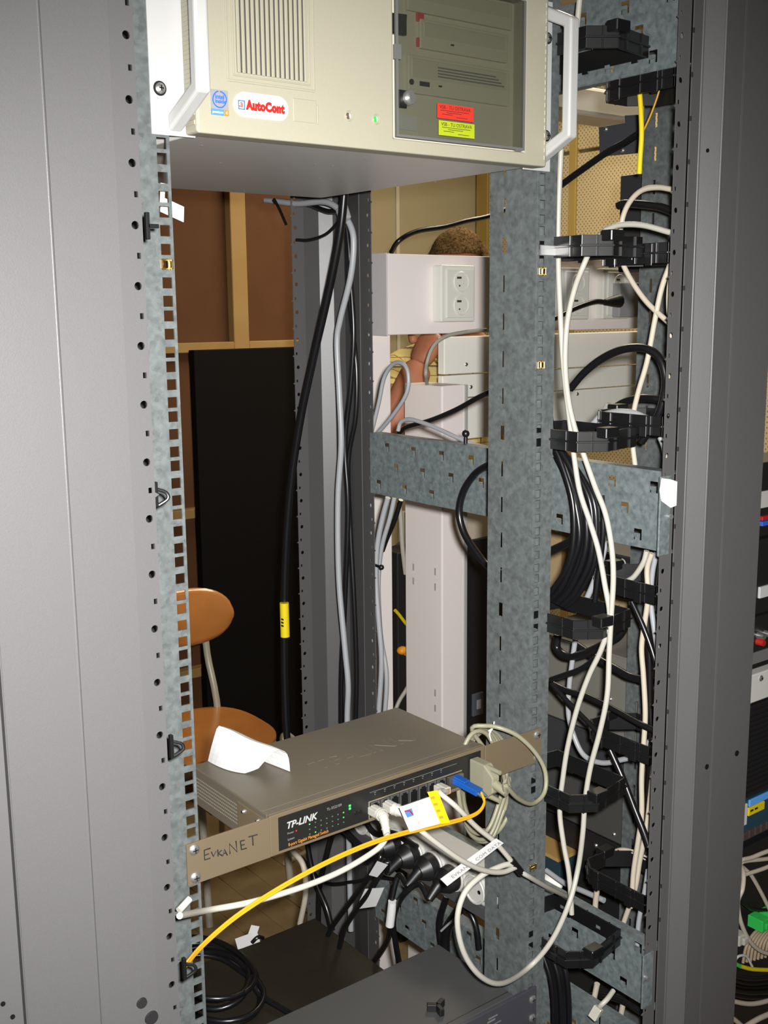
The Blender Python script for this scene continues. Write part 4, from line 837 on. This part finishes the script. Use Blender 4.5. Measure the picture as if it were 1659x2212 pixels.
# ================================================================== CABLES IN THE RIGHT CHANNEL
LX = ('x', .292)
loop = [(1252, 0, 'x', .275), (1248, 40, 'x', .275), (1243, 90, 'x', .275)]
cable('network_cable', loop, None, .0034, M_CABW, 'white cable at the top beside the server handle')
cable('network_cable', [(1213, 300), (1207, 440), (1206, 560), (1211, 690), (1218, 800), (1232, 920), (1240, 985), (1252, 1060), (1275, 1130), (1293, 1190), (1306, 1260), (1317, 1335), (1300, 1400), (1272, 1460), (1247, 1530), (1227, 1610), (1216, 1680), (1209, 1750), (1217, 1820), (1228, 1880), (1233, 1935), (1235, 1975)], LX, .0034, M_CABW, 'white network cable through the inner cable rings, left of its twin')
cable('network_cable', [(1308, 497, 'x', .33), (1283, 525, 'x', .31), (1262, 570), (1241, 625), (1225, 700), (1221, 790), (1229, 870), (1246, 940), (1262, 985), (1285, 1050), (1308, 1110), (1321, 1180), (1325, 1250), (1320, 1335), (1316, 1410), (1312, 1500), (1296, 1580), (1275, 1660), (1264, 1730), (1259, 1800), (1248, 1880), (1228, 1955, 'x', .27), (1190, 2035, 'x', .25), (1140, 2092, 'x', .225), (1085, 2124, 'y', -.035), (1040, 2110, 'y', -.045), (1003, 2060, 'y', -.045), (988, 1990, 'y', -.045), (1003, 1930, 'y', -.045), (1040, 1892, 'y', -.045), (1085, 1870, 'y', -.045), (1112, 1866, 'y', -.045)], LX, .0034, M_CABW, 'white network cable from the upper ring down to the big loop before the right rail')
cable('network_cable', [(1308, 497), (1340, 486), (1390, 487), (1450, 503)], ('x', .335), .0034, M_CABW, 'white cable arching right above the fifth inner ring')
RX = ('x', .40)
cable('network_cable', [(1455, 410), (1420, 405), (1385, 412), (1358, 440), (1343, 480), (1338, 540), (1355, 590), (1395, 650), (1448, 700)], RX, .0034, M_CABW2, 'cream cable arching from the right post over the upper rings')
cable('network_cable', [(1450, 565), (1430, 620), (1415, 690), (1398, 780), (1378, 850), (1367, 905), (1367, 960), (1372, 1005)], RX, .0034, M_CABW2, 'cream cable slanting down left from the right post to the bar')
cable('network_cable', [(1455, 575), (1445, 620), (1444, 670), (1450, 710), (1448, 850), (1446, 960), (1440, 1000)], ('x', .37), .0026, M_CABW2, 'cream cable tucked along the edge of the right post')
cable('power_cable', [(1232, 840), (1262, 805), (1300, 775), (1345, 755), (1390, 752), (1420, 768), (1435, 800), (1437, 840), (1425, 890), (1405, 925), (1385, 955)], ('x', .38), .0050, M_CABB, 'black cable bowing in a big arch above the middle bar', 'power cable')
cable('power_cable', [(1325, 882), (1350, 868), (1385, 860), (1420, 862), (1446, 868)], ('x', .42), .0048, M_CABB, 'black cable arching over the outer ring above the bar', 'power cable')
q = hx(1319, 886, .42); tag(build(MB().obox(q, (0, 1, .6), (0, -.6, 1), (1, 0, 0), .010, .006, .005), 'tape_band', mat('grey_tape', (.25, .23, .20), .6), bevel=.002), 'grey tape wrap on the cable end above the middle bar', 'tape')
cable('network_cable', [(1282, 915), (1300, 898), (1335, 890), (1370, 893), (1395, 903)], ('x', .36), .0042, M_CABG, 'grey cable arched over the inner ring above the middle bar')
cable('network_cable', [(1426, 945), (1434, 965), (1437, 990), (1436, 1010)], ('x', .40), .0035, M_CABG, 'grey cable beside the post just above the bar')
cable('power_cable', [(1170, 700), (1178, 780), (1185, 860), (1195, 960), (1215, 1010), (1235, 1050)], ('x', .31), .0040, M_CABB, 'black cord behind the right rail at the ring above the bar', 'power cable')
# thick hank of black cords beside the rail
for k in range(13):
    a = k/12; dx = -22+44*a; w_ = random.uniform(-5, 5)
    cable('power_cable', [(1200+dx*.5, 945+a*25), (1228+dx*.7, 1000+a*12), (1256+dx+w_, 1080), (1264+dx*1.1, 1160), (1252+dx*1.2+w_, 1220), (1225+dx*1.1, 1265+a*18), (1200+dx, 1290+a*20)], ('x', .300+.003*((k*5) % 7)), .0040, M_CABB, 'black cord in the thick hank beside the right rail', 'power cable', 'hank of black cords')
cable('power_cable', [(1058, 1003, 'x', .33), (1028, 1022), (1002, 1060), (992, 1105), (1002, 1150), (1028, 1192), (1058, 1225), (1110, 1240, 'x', .33), (1180, 1195, 'x', .33), (1235, 1165, 'x', .32), (1245, 1120, 'x', .32)], ('x', .335), .0052, M_CABB, 'black cord in a wide round loop at both sides of the right rail', 'power cable')
cable('power_cable', [(1300, 1070), (1303, 1140), (1298, 1200), (1290, 1260), (1285, 1300)], ('x', .335), .0036, M_CABB, 'single black cord just right of the hank', 'power cable')
cable('network_cable', [(1309, 1170), (1298, 1215), (1280, 1265), (1262, 1305)], ('x', .36), .0040, M_CABG, 'grey cable slanting behind the white pair below the bar')
cable('network_cable', [(1397, 1190), (1390, 1215), (1370, 1245), (1350, 1258)], RX, .0036, M_CABW, 'short white cable hooking left below the middle bar')
cable('network_cable', [(1408, 1195), (1398, 1230), (1400, 1290), (1392, 1350), (1386, 1400), (1390, 1460), (1394, 1540), (1391, 1600), (1386, 1680), (1386, 1760), (1378, 1820), (1368, 1890), (1365, 1960)], RX, .0036, M_CABW2, 'cream cable hanging down the outer column below the bar')
cable('network_cable', [(1418, 1195), (1409, 1240), (1406, 1300), (1415, 1370), (1424, 1420)], ('x', .41), .0036, M_CABG, 'grey cable inside the outer column below the bar')
cable('power_cable', [(1430, 1195), (1424, 1260), (1420, 1320)], ('x', .41), .0036, M_CABB, 'black cord against the right post below the bar', 'power cable')
cable('power_cable', [(1365, 1300), (1388, 1350), (1407, 1400), (1418, 1440), (1425, 1475)], ('x', .385), .0036, M_CABB, 'black cord slanting to the right post at mid height', 'power cable')
cable('power_cable', [(1398, 1330), (1403, 1420), (1404, 1520), (1408, 1600), (1400, 1740)], ('x', .42), .0046, M_CABB, 'straight black cord standing in the outer column', 'power cable')
cable('power_cable', [(1205, 1370), (1203, 1400), (1225, 1418), (1262, 1412), (1300, 1395), (1340, 1370), (1352, 1330)], ('x', .42), .0060, M_CABB, 'black cord drooping in a curve under the third inner ring', 'power cable')
cable('power_cable', [(1240, 1390), (1285, 1420), (1330, 1445), (1362, 1462), (1400, 1470), (1428, 1472)], ('x', .44), .0056, M_CABB, 'black cord running right to the post below the third ring', 'power cable')
cable('power_cable', [(1190, 1468), (1220, 1458), (1255, 1445), (1290, 1420)], ('x', .33), .0036, M_CABB, 'black cord rising from the right rail toward the white pair', 'power cable')
cable('power_cable', [(1190, 1475), (1225, 1492), (1270, 1505), (1330, 1535), (1385, 1565), (1420, 1580)], ('x', .37), .0040, M_CABB, 'black cord sloping down right from the rail to the outer ring', 'power cable')
cable('power_cable', [(1192, 1478), (1230, 1520), (1265, 1555), (1295, 1585)], ('x', .34), .0034, M_CABB, 'shiny black cord sloping steeply from the rail', 'power cable')
cable('network_cable', [(1243, 1380), (1236, 1430), (1230, 1480), (1228, 1540), (1240, 1590), (1262, 1632), (1300, 1648), (1340, 1642), (1372, 1632), (1400, 1605), (1415, 1590)], ('x', .42), .0038, M_CABG, 'blue-grey cable sagging between the second rings')
cable('power_cable', [(1318, 1620), (1345, 1680), (1370, 1745), (1390, 1795), (1402, 1830)], ('x', .36), .0044, M_CABB, 'black cord slanting across the outer column above the bottom ring', 'power cable')
cable('network_cable', [(1412, 1650), (1405, 1720), (1396, 1790), (1382, 1860), (1372, 1920), (1350, 1985), (1340, 2015)], ('x', .41), .0036, M_CABW2, 'cream cable ending near the bottom ring')
cable('network_cable', [(1322, 1842), (1345, 1836), (1375, 1843), (1398, 1856)], ('x', .43), .0036, M_CABW2, 'cream cable bowed over the bottom outer ring')
cable('network_cable', [(1400, 1880), (1392, 1930), (1380, 1990), (1376, 2050)], ('x', .39), .0034, M_CABG, 'lilac grey cable at the foot of the outer column')
cable('network_cable', [(1290, 1920), (1286, 1960), (1290, 1990)], ('x', .44), .0042, M_CABW2, 'short cream cable behind the bottom inner ring')
cable('network_cable', [(1180, 1880, 'x', .45), (1220, 1908), (1260, 1925), (1305, 1945)], ('x', .45), .0042, M_CABG, 'grey cable behind the right rail near the bottom')
tail = thing('network_cable', hx(1285, 2190, .30), 'white cable end with a loose clear plug at the bottom', 'cable')
build(MB().tube(smoothpts([hx(1325, 2140, .335), hx(1312, 2158, .32), hx(1298, 2172, .31), hx(1290, 2182, .30)], 5), .0034, 8), 'lead', M_CABW, tail, smooth=True)
a, b = hx(1294, 2176, .303), hx(1280, 2200, .296); d = (b-a).normalized(); sd = d.cross(Vector((1, 0, .3))).normalized()
build(MB().obox((a+b)/2, d, sd, d.cross(sd), (b-a).length/2, .0058, .0040), 'plug', M_CLEAR, tail, bevel=.0008)
cable('network_cable', [(1290, 2125), (1283, 2160), (1280, 2180)], ('x', .37), .0040, M_CABW2, 'cream cable dropping below the lowest bar, left one')
cable('network_cable', [(1346, 2168), (1342, 2190), (1338, 2212)], ('x', .40), .0040, M_CABW2, 'cream cable at the bottom edge, beside the right post')
cable('power_cable', [(1225, 2175), (1260, 2155), (1300, 2150), (1345, 2162), (1385, 2185)], ('x', .38), .0046, M_CABB, 'black cord arching below the lowest bar', 'power cable')
for k in range(9):
    a = k/8
    cable('power_cable', [(1172+a*40, 2060+a*8), (1188+a*36, 2110), (1195+a*34, 2165), (1196+a*34, 2230)], ('x', .30+.004*(k % 4)), .0036, M_CABB, 'black cord in the bundle hanging under the bottom ring', 'power cable', 'bundle under the bottom ring')
pb_ = [hy(x, y, -.1222) for x, y in ((1429, 1033), (1447, 1035), (1462, 1040), (1460, 1092), (1448, 1097), (1428, 1082), (1424, 1060))]
tag(build(MB().prism(pb_, (0, -.0010, 0)), 'tape_patch', mat('glossy_white_tape', (.72, .72, .68), .25), bevel=.0003, seg=1), 'white glossy tape patch on the end of the middle galvanised bar', 'tape')
cable('fibre_cable', [(1380, 178), (1384, 230), (1386, 290), (1383, 340), (1381, 376)], ('x', .40), .0031, M_YELT, 'yellow cable length hanging below the dark top bar')
cable('fibre_cable', [(1389, 285), (1405, 250), (1418, 215), (1424, 195)], ('x', .42), .0012, M_YEL, 'thin orange fibre beside the yellow cable length')
cable('power_cable', [(1205, 405), (1250, 372), (1310, 330), (1350, 308), (1385, 285)], ('x', .55), .0050, M_CABB, 'black cable slanting up from the rail past the slate plate', 'power cable')
cable('power_cable', [(1335, 445), (1350, 440), (1390, 442), (1425, 447), (1455, 458)], ('x', .42), .0050, M_CABB, 'black cable bent behind the cream arch at the upper right', 'power cable')
# ================================================================== EQUIPMENT IN THE NEIGHBOURING RACK
def unit(name, label, px0, py0, px1, py1, m, yf=.145, X=.600, screws=(), depth=None, x1=1.02, cat='rack unit'):
    """chassis whose left side spans the two pixels on the plane x = X"""
    a, b = hx(px0, py0, X), hx(px1, py1, X); a.z = hx(px1, py0, X).z
    y0, y1 = (min(a.y, b.y), max(a.y, b.y)) if depth is None else (yf, yf+depth)
    t = thing(name, ((X+x1)/2, (y0+y1)/2, min(a.z, b.z)), label, cat)
    build(MB().box(X, x1, y0, y1, min(a.z, b.z), max(a.z, b.z)), 'case', m, t, bevel=.002)
    build(MB().box(X-.0015, X+.0005, y0+.004, y1-.004, max(a.z, b.z)-.006, max(a.z, b.z)-.002), 'lid_edge', m, t)
    for sx, sy in screws: screw(t, hx(sx, sy, X), .0034, washer=False, n=(-1, 0, 0))
    return t
M_N1 = mat('neighbour_black', (.010, .010, .011), .45); M_N2 = mat('neighbour_grey', (.145, .138, .12), .5, .1); M_N3 = mat('neighbour_charcoal', (.032, .032, .035), .5)
u1 = unit('rack_unit', 'black unit with a round certification mark, behind the white cable pair', 1240, 1205, 1372, 1300, M_N1)
for i, px in enumerate((1330, 1343)):
    q = hx(px, 1217, .5985); build(MB().tube([q+Vector((0, .007*math.cos(t), .007*math.sin(t))) for t in [math.radians(90+j*15-(360 if i else 360)) for j in range(13)]], .0010, 5), 'certification_mark', MATS['print_white'], u1)
unit('rack_unit', 'pale grey unit side behind the sagging cables', 1130, 1425, 1362, 1612, M_N2, screws=((1319, 1510),))
unit('rack_unit', 'charcoal unit with bright side screws, second from the bottom', 1120, 1614, 1358, 1705, M_N3, screws=((1316, 1640),))
unit('rack_unit', 'charcoal unit with three side screws, behind the second ring', 1110, 1707, 1354, 1832, mat('neighbour_charcoal_worn', (.05, .048, .046), .5), screws=((1288, 1826), (1327, 1802), (1283, 1717)))
unit('rack_unit', 'black unit near the bottom, behind the bottom outer ring', 1110, 1834, 1350, 2010, M_N1)
unit('rack_unit', 'black unit behind the lowest galvanised bar', 1110, 2012, 1346, 2260, mat('neighbour_soot', (.012, .012, .012), .5))
tc_ = thing('carton', hx(1200, 1900, .56), 'small yellow and teal carton behind the right rail near the bottom', 'carton')
q = hx(1190, 1870, .56); build(MB().box(.56, .60, q.y-.02, q.y+.05, q.z-.035, q.z+.016), 'box', mat('teal_carton', (.012, .03, .045), .6), tc_, bevel=.001)
build(MB().box(.555, .602, q.y-.021, q.y+.052, q.z+.016, q.z+.022), 'flap', mat('ochre_card', (.36, .22, .07), .6), tc_)
nps = thing('power_strip', hx(1190, 1935, .45), 'white socket strip seen right of the rail near the bottom', 'power strip')
for k, (px, py) in enumerate(((1192, 1905), (1198, 1935), (1222, 1950))):
    q = hx(px, py, .47); build(MB().ball(q, .020, .7, 1, .62), 'socket', M_SOCK, nps, smooth=True); build(MB().cyl(q+Vector((-.0135, 0, .002)), q+Vector((-.0145, 0, .002)), .0035), 'socket_hole', M_DARK, nps)
# fronts of the neighbouring rack at the right edge of the photo
YN = .060
def front(name, label, py0, py1, m, cat='rack unit', px=1645, x0=.61, x1=1.05, y=YN, d=.07):
    a, b = hy(px, py0, y), hy(px, py1, y); t = thing(name, ((x0+x1)/2, y+d/2, b.z), label, cat)
    build(MB().box(x0, x1, y, y+d, b.z, a.z), 'case', m, t, bevel=.002)
    return t, a.z, b.z
def face(t, px0, py0, px1, py1, m, name, th=.003, y=YN, slope=True):
    a, b = hy(px0, py0, y), hy(px0, py1, y); b.x = hy(px1, py0, y).x; return build(MB().box(min(a.x, b.x), max(a.x, b.x), y-th, y+.0005, min(a.z, b.z), max(a.z, b.z)), name, m, t, bevel=.0006, seg=1)
t, za, zb = front('rack_unit', 'black unit with red and blue modules at the right edge', 1000, 1160, M_N1)
face(t, 1640, 1062, 1700, 1098, mat('pale_module', (.45, .44, .40), .5), 'module'); face(t, 1640, 1115, 1700, 1124, M_RED, 'red_module', .006); face(t, 1640, 1126, 1700, 1136, M_LBL, 'blue_module', .006)
t, za, zb = front('rack_unit', 'black unit with a white tag at the right edge', 1165, 1325, M_N1)
q = face(t, 1638, 1268, 1700, 1292, M_PAPER, 'white_tag', .004); 
t, za, zb = front('rack_unit', 'black amplifier with silver knobs and a red connector at the right edge', 1330, 1440, M_N1)
for px, py, m_ in ((1637, 1372, M_CHROME), (1652, 1368, M_CHROME), (1636, 1386, M_RED)):
    q = hy(px, py, YN); build(MB().cyl(q, q+Vector((0, -.012, 0)), .0055, .005, 12), 'knob', m_, t, smooth=True)
face(t, 1620, 1412, 1720, 1436, mat('steel_strip', (.22, .22, .22), .4, .4), 'trim_strip')
t, za, zb = front('rack_unit', 'white blanking plate with a screw at the right edge', 1452, 1512, mat('white_plate_paint', (.55, .54, .50), .45)); screw(t, hy(1643, 1465, YN), .005, washer=False)
t, za, zb = front('rack_unit', 'black ribbed ventilation unit at the right edge', 1518, 1712, M_N1)
k = 0; z = zb+.008
while z < za-.004: build(MB().box(.62, 1.04, YN-.004, YN, z, z+.0035), 'fin', M_N1, t, bevel=.0005, seg=1); z += .0085
t, za, zb = front('patch_panel', 'dark teal patch panel with blue and yellow labels at the right edge', 1716, 1800, mat('dark_teal', (.015, .05, .07), .45), 'patch panel')
face(t, 1617, 1728, 1700, 1742, mat('sky_blue_label', (.10, .33, .75), .5), 'blue_label'); face(t, 1615, 1745, 1648, 1762, M_YELT, 'yellow_label'); face(t, 1605, 1738, 1612, 1782, M_PAPER, 'white_label')
q = hy(1621, 1753, YN-.0033); build(MB().box(q.x, q.x+.008, YN-.0036, YN-.003, q.z-.001, q.z+.002).box(q.x+.012, q.x+.020, YN-.0036, YN-.003, q.z-.001, q.z+.002), 'label_print', M_BLKINK, t)
for k in range(8): x = hy(1604, 1790, YN).x+k*.016; build(MB().box(x, x+.012, YN-.003, YN+.0005, zb+.004, zb+.017), 'port', mat('port_brown', (.06, .04, .035), .4), t, bevel=.0006, seg=1)
t, za, zb = front('rack_unit', 'black unit behind the cream cables at the right edge', 1815, 1990, M_N1)
t, za, zb = front('rack_unit', 'black unit at the bottom right corner', 2005, 2330, mat('neighbour_deep_black', (.012, .011, .011), .5))
NY = ('y', .02)
cable('network_cable', [(1690, 1830), (1655, 1840), (1625, 1852), (1598, 1861), (1606, 1885), (1604, 1920), (1594, 1948), (1600, 1990), (1618, 2030), (1645, 2055), (1690, 2066)], NY, .0036, M_CABW2, 'cream cable in a long loop at the right edge')
cable('network_cable', [(1700, 1850), (1650, 1856), (1600, 1864), (1622, 1890), (1645, 1930), (1665, 1970)], ('y', .03), .0034, M_CABW2, 'cream cable forking right at the right edge')
cable('network_cable', [(1690, 1858), (1650, 1876), (1600, 1892)], ('y', .025), .0034, M_CABW2, 'cream cable crossing the fork at the right edge')
cable('power_cable', [(1600, 1948), (1625, 1964), (1665, 1966)], ('y', .04), .003, M_CABB, 'thin black cord below the cream fork at the right edge', 'power cable')
for (px, py, lab_) in ((1640, 1992, 'bright green connector block at the right edge, left one'), (1664, 1980, 'bright green connector block at the right edge, right one')):
    q = hy(px, py, .035); tag(build(MB().box(q.x-.010, q.x+.010, .022, .050, q.z-.010, q.z+.010).box(q.x-.004, q.x+.004, .018, .022, q.z-.005, q.z+.005), 'connector', mat('green_connector', (.03, .42, .07), .4), bevel=.001), lab_, 'connector')
q = hy(1594, 2025, .03); tag(build(MB().box(q.x-.010, q.x+.010, .020, .045, q.z-.009, q.z+.009).box(q.x-.006, q.x+.006, .014, .020, q.z-.006, q.z+.006), 'connector', M_PLUG, bevel=.002), 'white connector at the inner side of the cream loop', 'connector')
for k in range(7):
    cable('thin_wire', [(1605+k*8, 2080-k*2), (1612+k*8, 2045-k*2), (1630+k*8, 2015-k), (1660+k*6, 1995)], ('y', .035+.002*k), .0026, mat('taupe_wire', (.28, .21, .14), .6), 'taupe wire in the fan of wires at the right edge', 'wire', 'fan of taupe wires')
cable('ground_wire', [(1560, 2073), (1580, 2078), (1600, 2088)], NY, .0034, mat('green_wire', (.05, .45, .05), .4), 'green end of the earth wire at the right edge', 'wire')
cable('ground_wire', [(1598, 2087), (1630, 2094), (1700, 2096)], NY, .0034, M_YELT, 'yellow earth wire at the right edge', 'wire')
cable('network_cable', [(1585, 2080), (1595, 2066), (1612, 2066), (1625, 2088)], ('y', .025), .0022, mat('clear_grey_wire', (.45, .45, .45), .3), 'thin pale wire arch above the earth wire')
for k in range(6): cable('power_cable', [(1560, 2096+k*11), (1600, 2112+k*10), (1640, 2114+k*10), (1700, 2104+k*11)], ('y', .03+.004*(k % 3)), .0042, M_CABB, 'black cord in the bundle below the earth wire', 'power cable', 'black bundle at the right edge')
cable('network_cable', [(1540, 2150), (1580, 2162), (1630, 2168), (1700, 2150)], NY, .0040, M_CABW2, 'cream cable crossing low at the right edge')
cable('network_cable', [(1550, 2185), (1580, 2198), (1605, 2218)], NY, .0040, M_CABW2, 'cream cable at the bottom right corner, left one')
cable('network_cable', [(1600, 2225), (1640, 2200), (1700, 2175)], NY, .0046, M_CABW2, 'cream cable at the bottom right corner, right one')
# ================================================================== PERSON BEHIND THE TRUNKING
def skin_mesh(nodes, edges, lv=2, root=0):
    me = bpy.data.meshes.new('s'); me.from_pydata([n[0] for n in nodes], edges, []); o = bpy.data.objects.new('s', me); COL.objects.link(o)
    o.modifiers.new('skin', 'SKIN'); 
    if not me.skin_vertices: 
        bpy.context.view_layer.objects.active = o
    for i, n in enumerate(nodes):
        r = n[1]; me.skin_vertices[0].data[i].radius = r if isinstance(r, tuple) else (r, r); me.skin_vertices[0].data[i].use_root = (i == root)
    sd = o.modifiers.new('sub', 'SUBSURF'); sd.levels = lv; sd.render_levels = lv
    dg = bpy.context.evaluated_depsgraph_get(); m2 = bpy.data.meshes.new_from_object(o.evaluated_get(dg))
    mb = MB().add([v.co.copy() for v in m2.vertices], [tuple(p.vertices) for p in m2.polygons]); bpy.data.objects.remove(o); bpy.data.meshes.remove(me); bpy.data.meshes.remove(m2)
    return mb
M_SKIN = mat('skin', (.50, .20, .11), .5, 0, .4, (60, .4, (.42, .16, .085)))
M_HAIR = mat('brown_hair', (.040, .020, .008), .95, 0, .05, (170, .16, (.19, .115, .045)), 1.)
def plaid():
    m = mat('yellow_plaid_shirt', (.62, .47, .16), .8, 0, .2); nt = m.node_tree; b = nt.nodes['Principled BSDF']
    tc = nt.nodes.new('ShaderNodeTexCoord'); sp = nt.nodes.new('ShaderNodeSeparateXYZ'); nt.links.new(tc.outputs['Object'], sp.inputs[0])
    last = None
    for ax, sc, col in (('Z', 22, (.10, .12, .13)), ('X', 24, (.30, .20, .05)), ('Z', 44, (.38, .25, .06))):
        mu = nt.nodes.new('ShaderNodeMath'); mu.operation = 'MULTIPLY'; mu.inputs[1].default_value = sc; nt.links.new(sp.outputs[ax], mu.inputs[0])
        fr_ = nt.nodes.new('ShaderNodeMath'); fr_.operation = 'FRACT'; nt.links.new(mu.outputs[0], fr_.inputs[0])
        lt = nt.nodes.new('ShaderNodeMath'); lt.operation = 'LESS_THAN'; lt.inputs[1].default_value = .10; nt.links.new(fr_.outputs[0], lt.inputs[0])
        mx_ = nt.nodes.new('ShaderNodeMix'); mx_.data_type = 'RGBA'; nt.links.new(lt.outputs[0], mx_.inputs[0]); mx_.inputs[7].default_value = (*col, 1)
        if last is None: mx_.inputs[6].default_value = (.85, .68, .27, 1)
        else: nt.links.new(last.outputs[2], mx_.inputs[6])
        last = mx_
    nt.links.new(last.outputs[2], b.inputs['Base Color']); return m
HX, HY_ = 1.362, 1.412                                                    # head axis
per = thing('person', (HX, HY_, 0), 'person in a yellow plaid shirt behind the white trunking, hand raised to the chin', 'person')
V = Vector
fwd = V((-.80, -.60, 0)).normalized(); sdv = V((fwd.y, -fwd.x, 0))              # facing the camera side; sdv = person's left in plan
B0 = V((HX, HY_, 0))
def at(s, f, z): return B0 + sdv*s + fwd*f + V((0, 0, z))
elb = CAM + ray(846, 925)*2.66; hand = CAM + ray(926, 742)*2.70; wri = elb.lerp(hand, .80)
sL = 1 if (elb-B0).dot(sdv) > 0 else -1
nodes = [(at(0, 0, .98), (.15, .11)), (at(0, 0, 1.15), (.14, .10)), (at(0, .01, 1.36), (.165, .11)), (at(0, 0, 1.47), (.10, .08)), (at(0, .01, 1.54), .058), (at(0, .025, 1.61), .06),
    (at(.18*sL, 0, 1.43), .062), (elb, .047), (wri, .038),
    (at(-.19*sL, 0, 1.43), .062), (at(-.25*sL, .0, 1.14), .045), (at(-.24*sL, .12, .92), .032),
    (at(.10, 0, .90), .088), (at(.11, .02, .50), .058), (at(.11, -.01, .10), .04), (at(.12, .13, .035), .035),
    (at(-.10, 0, .90), .088), (at(-.11, .02, .50), .058), (at(-.11, -.01, .10), .04), (at(-.12, .13, .035), .035)]
ed_ = [(0, 1), (1, 2), (2, 3), (3, 4), (4, 5), (3, 6), (6, 7), (7, 8), (3, 9), (9, 10), (10, 11), (0, 12), (12, 13), (13, 14), (14, 15), (0, 16), (16, 17), (17, 18), (18, 19)]
bm_ = skin_mesh(nodes, ed_)
hc = at(0, .02, 1.685)                                                  # head with brow, nose, chin and ears
vs = []; n, m_ = 28, 20
for i in range(m_+1):
    th = math.pi*i/m_
    for k in range(n):
        ph = 2*math.pi*k/n; cx, cy, cz = math.sin(th)*math.cos(ph), math.sin(th)*math.sin(ph), math.cos(th)
        w_ = .076*(1-.22*max(0, -cz)); dpt = .098*(1-.12*max(0, -cz))
        if cx > .80: dpt += .020*max(0, 1-abs(cz+.15)*5)*max(0, 1-abs(cy)*6)      # nose
        if cx > .7: dpt -= .006*max(0, 1-abs(cz-.05)*9)*max(0, 1-abs(abs(cy)-.38)*5)    # eye sockets
        vs.append(hc + fwd*cx*dpt + sdv*cy*w_ + V((0, 0, cz*.118)))
bm_.add(vs, [(i*n+k, (i+1)*n+k, (i+1)*n+(k+1) % n, i*n+(k+1) % n) for i in range(m_) for k in range(n)])
for s in (-1, 1): c = hc+sdv*s*.076+fwd*-.005; bm_.ball((c.x, c.y, c.z-.005), .026, .5, .5, 1.1)
# raised hand: palm and five bent fingers
hd = (hand-wri).normalized(); ac = hd.cross((CAM-hand).normalized()).normalized(); nr = ac.cross(hd)
nodes = [(wri-hd*.02, (.034, .028)), (wri+hd*.035, (.046, .024)), (wri+hd*.080, (.046, .020))]; bm_h = skin_mesh(nodes, [(0, 1), (1, 2)]); bm_.add(bm_h.v, bm_h.f)
for k, ln in enumerate((.070, .080, .076, .058)):
    o_ = wri+hd*.075+ac*(-.027+.018*k); P = [o_, o_+hd*ln*.45-nr*.004, o_+hd*ln*.75-nr*.022, o_+hd*ln*.8-nr*.045]; g = skin_mesh([(P[0], .0092), (P[1], .0088), (P[2], .0082), (P[3], .0070)], [(0, 1), (1, 2), (2, 3)], 1); bm_.add(g.v, g.f)
o_ = wri+hd*.03+ac*-.032; g = skin_mesh([(o_, .012), (o_+ac*-.018+hd*.025, .0105), (o_+ac*-.022+hd*.055-nr*.01, .0088)], [(0, 1), (1, 2)], 1); bm_.add(g.v, g.f)
bd_ = build(bm_, 'body', M_SKIN, per, smooth=True)
sh = [(at(0, 0, .92), (.165, .125)), (at(0, 0, 1.15), (.162, .12)), (at(0, .005, 1.36), (.185, .125)), (at(0, -.002, 1.465), (.112, .094)), (at(.18*sL, 0, 1.425), .076), (at(.18*sL, 0, 1.425).lerp(elb, .62), .064), (at(-.19*sL, 0, 1.425), .076), (at(-.225*sL, .0, 1.25), .062)]
build(skin_mesh(sh, [(0, 1), (1, 2), (2, 3), (3, 4), (4, 5), (3, 6), (6, 7)]), 'shirt', plaid(), per, smooth=True)
tr_ = [(at(0, 0, .95), (.158, .118)), (at(.10, 0, .86), .098), (at(.11, .02, .50), .075), (at(.11, -.01, .09), .058), (at(-.10, 0, .86), .098), (at(-.11, .02, .50), .075), (at(-.11, -.01, .09), .058)]
build(skin_mesh(tr_, [(0, 1), (1, 2), (2, 3), (0, 4), (4, 5), (5, 6)]), 'trousers', mat('dark_denim', (.03, .035, .05), .8), per, smooth=True)
vs = []
for i in range(13):
    th = math.radians(100)*i/12
    for k in range(n):
        ph = 2*math.pi*k/n; lim = 1 if math.cos(ph) < .35 else .62; t2 = th*lim; wob = 1+.02*math.sin(ph*7+i)
        vs.append(hc + V((0, 0, .004)) + (fwd*math.sin(t2)*math.cos(ph)*.110 + sdv*math.sin(t2)*math.sin(ph)*.090 + V((0, 0, math.cos(t2)*.133)))*wob)
build(MB().add(vs, [(i*n+k, (i+1)*n+k, (i+1)*n+(k+1) % n, i*n+(k+1) % n) for i in range(12) for k in range(n)]), 'hair', M_HAIR, per, smooth=True, thick=.004)
for s in (-1, 1):
    c = hc+sdv*s*.030+fwd*.090+V((0, 0, .004)); build(MB().ball(c, .011, n=10, m=6), 'eye', mat('eye_white', (.7, .68, .65), .2), bd_, smooth=True); c2 = c+fwd*.008; build(MB().ball(c2, .0045, n=8, m=5), 'iris', mat('iris_dark', (.03, .02, .01), .2), bd_, smooth=True)
c = hc+fwd*.090+V((0, 0, -.062)); build(MB().obox(c, sdv, V((0, 0, 1)), fwd, .022, .005, .003), 'mouth', mat('lips', (.36, .10, .07), .5), bd_, bevel=.002)
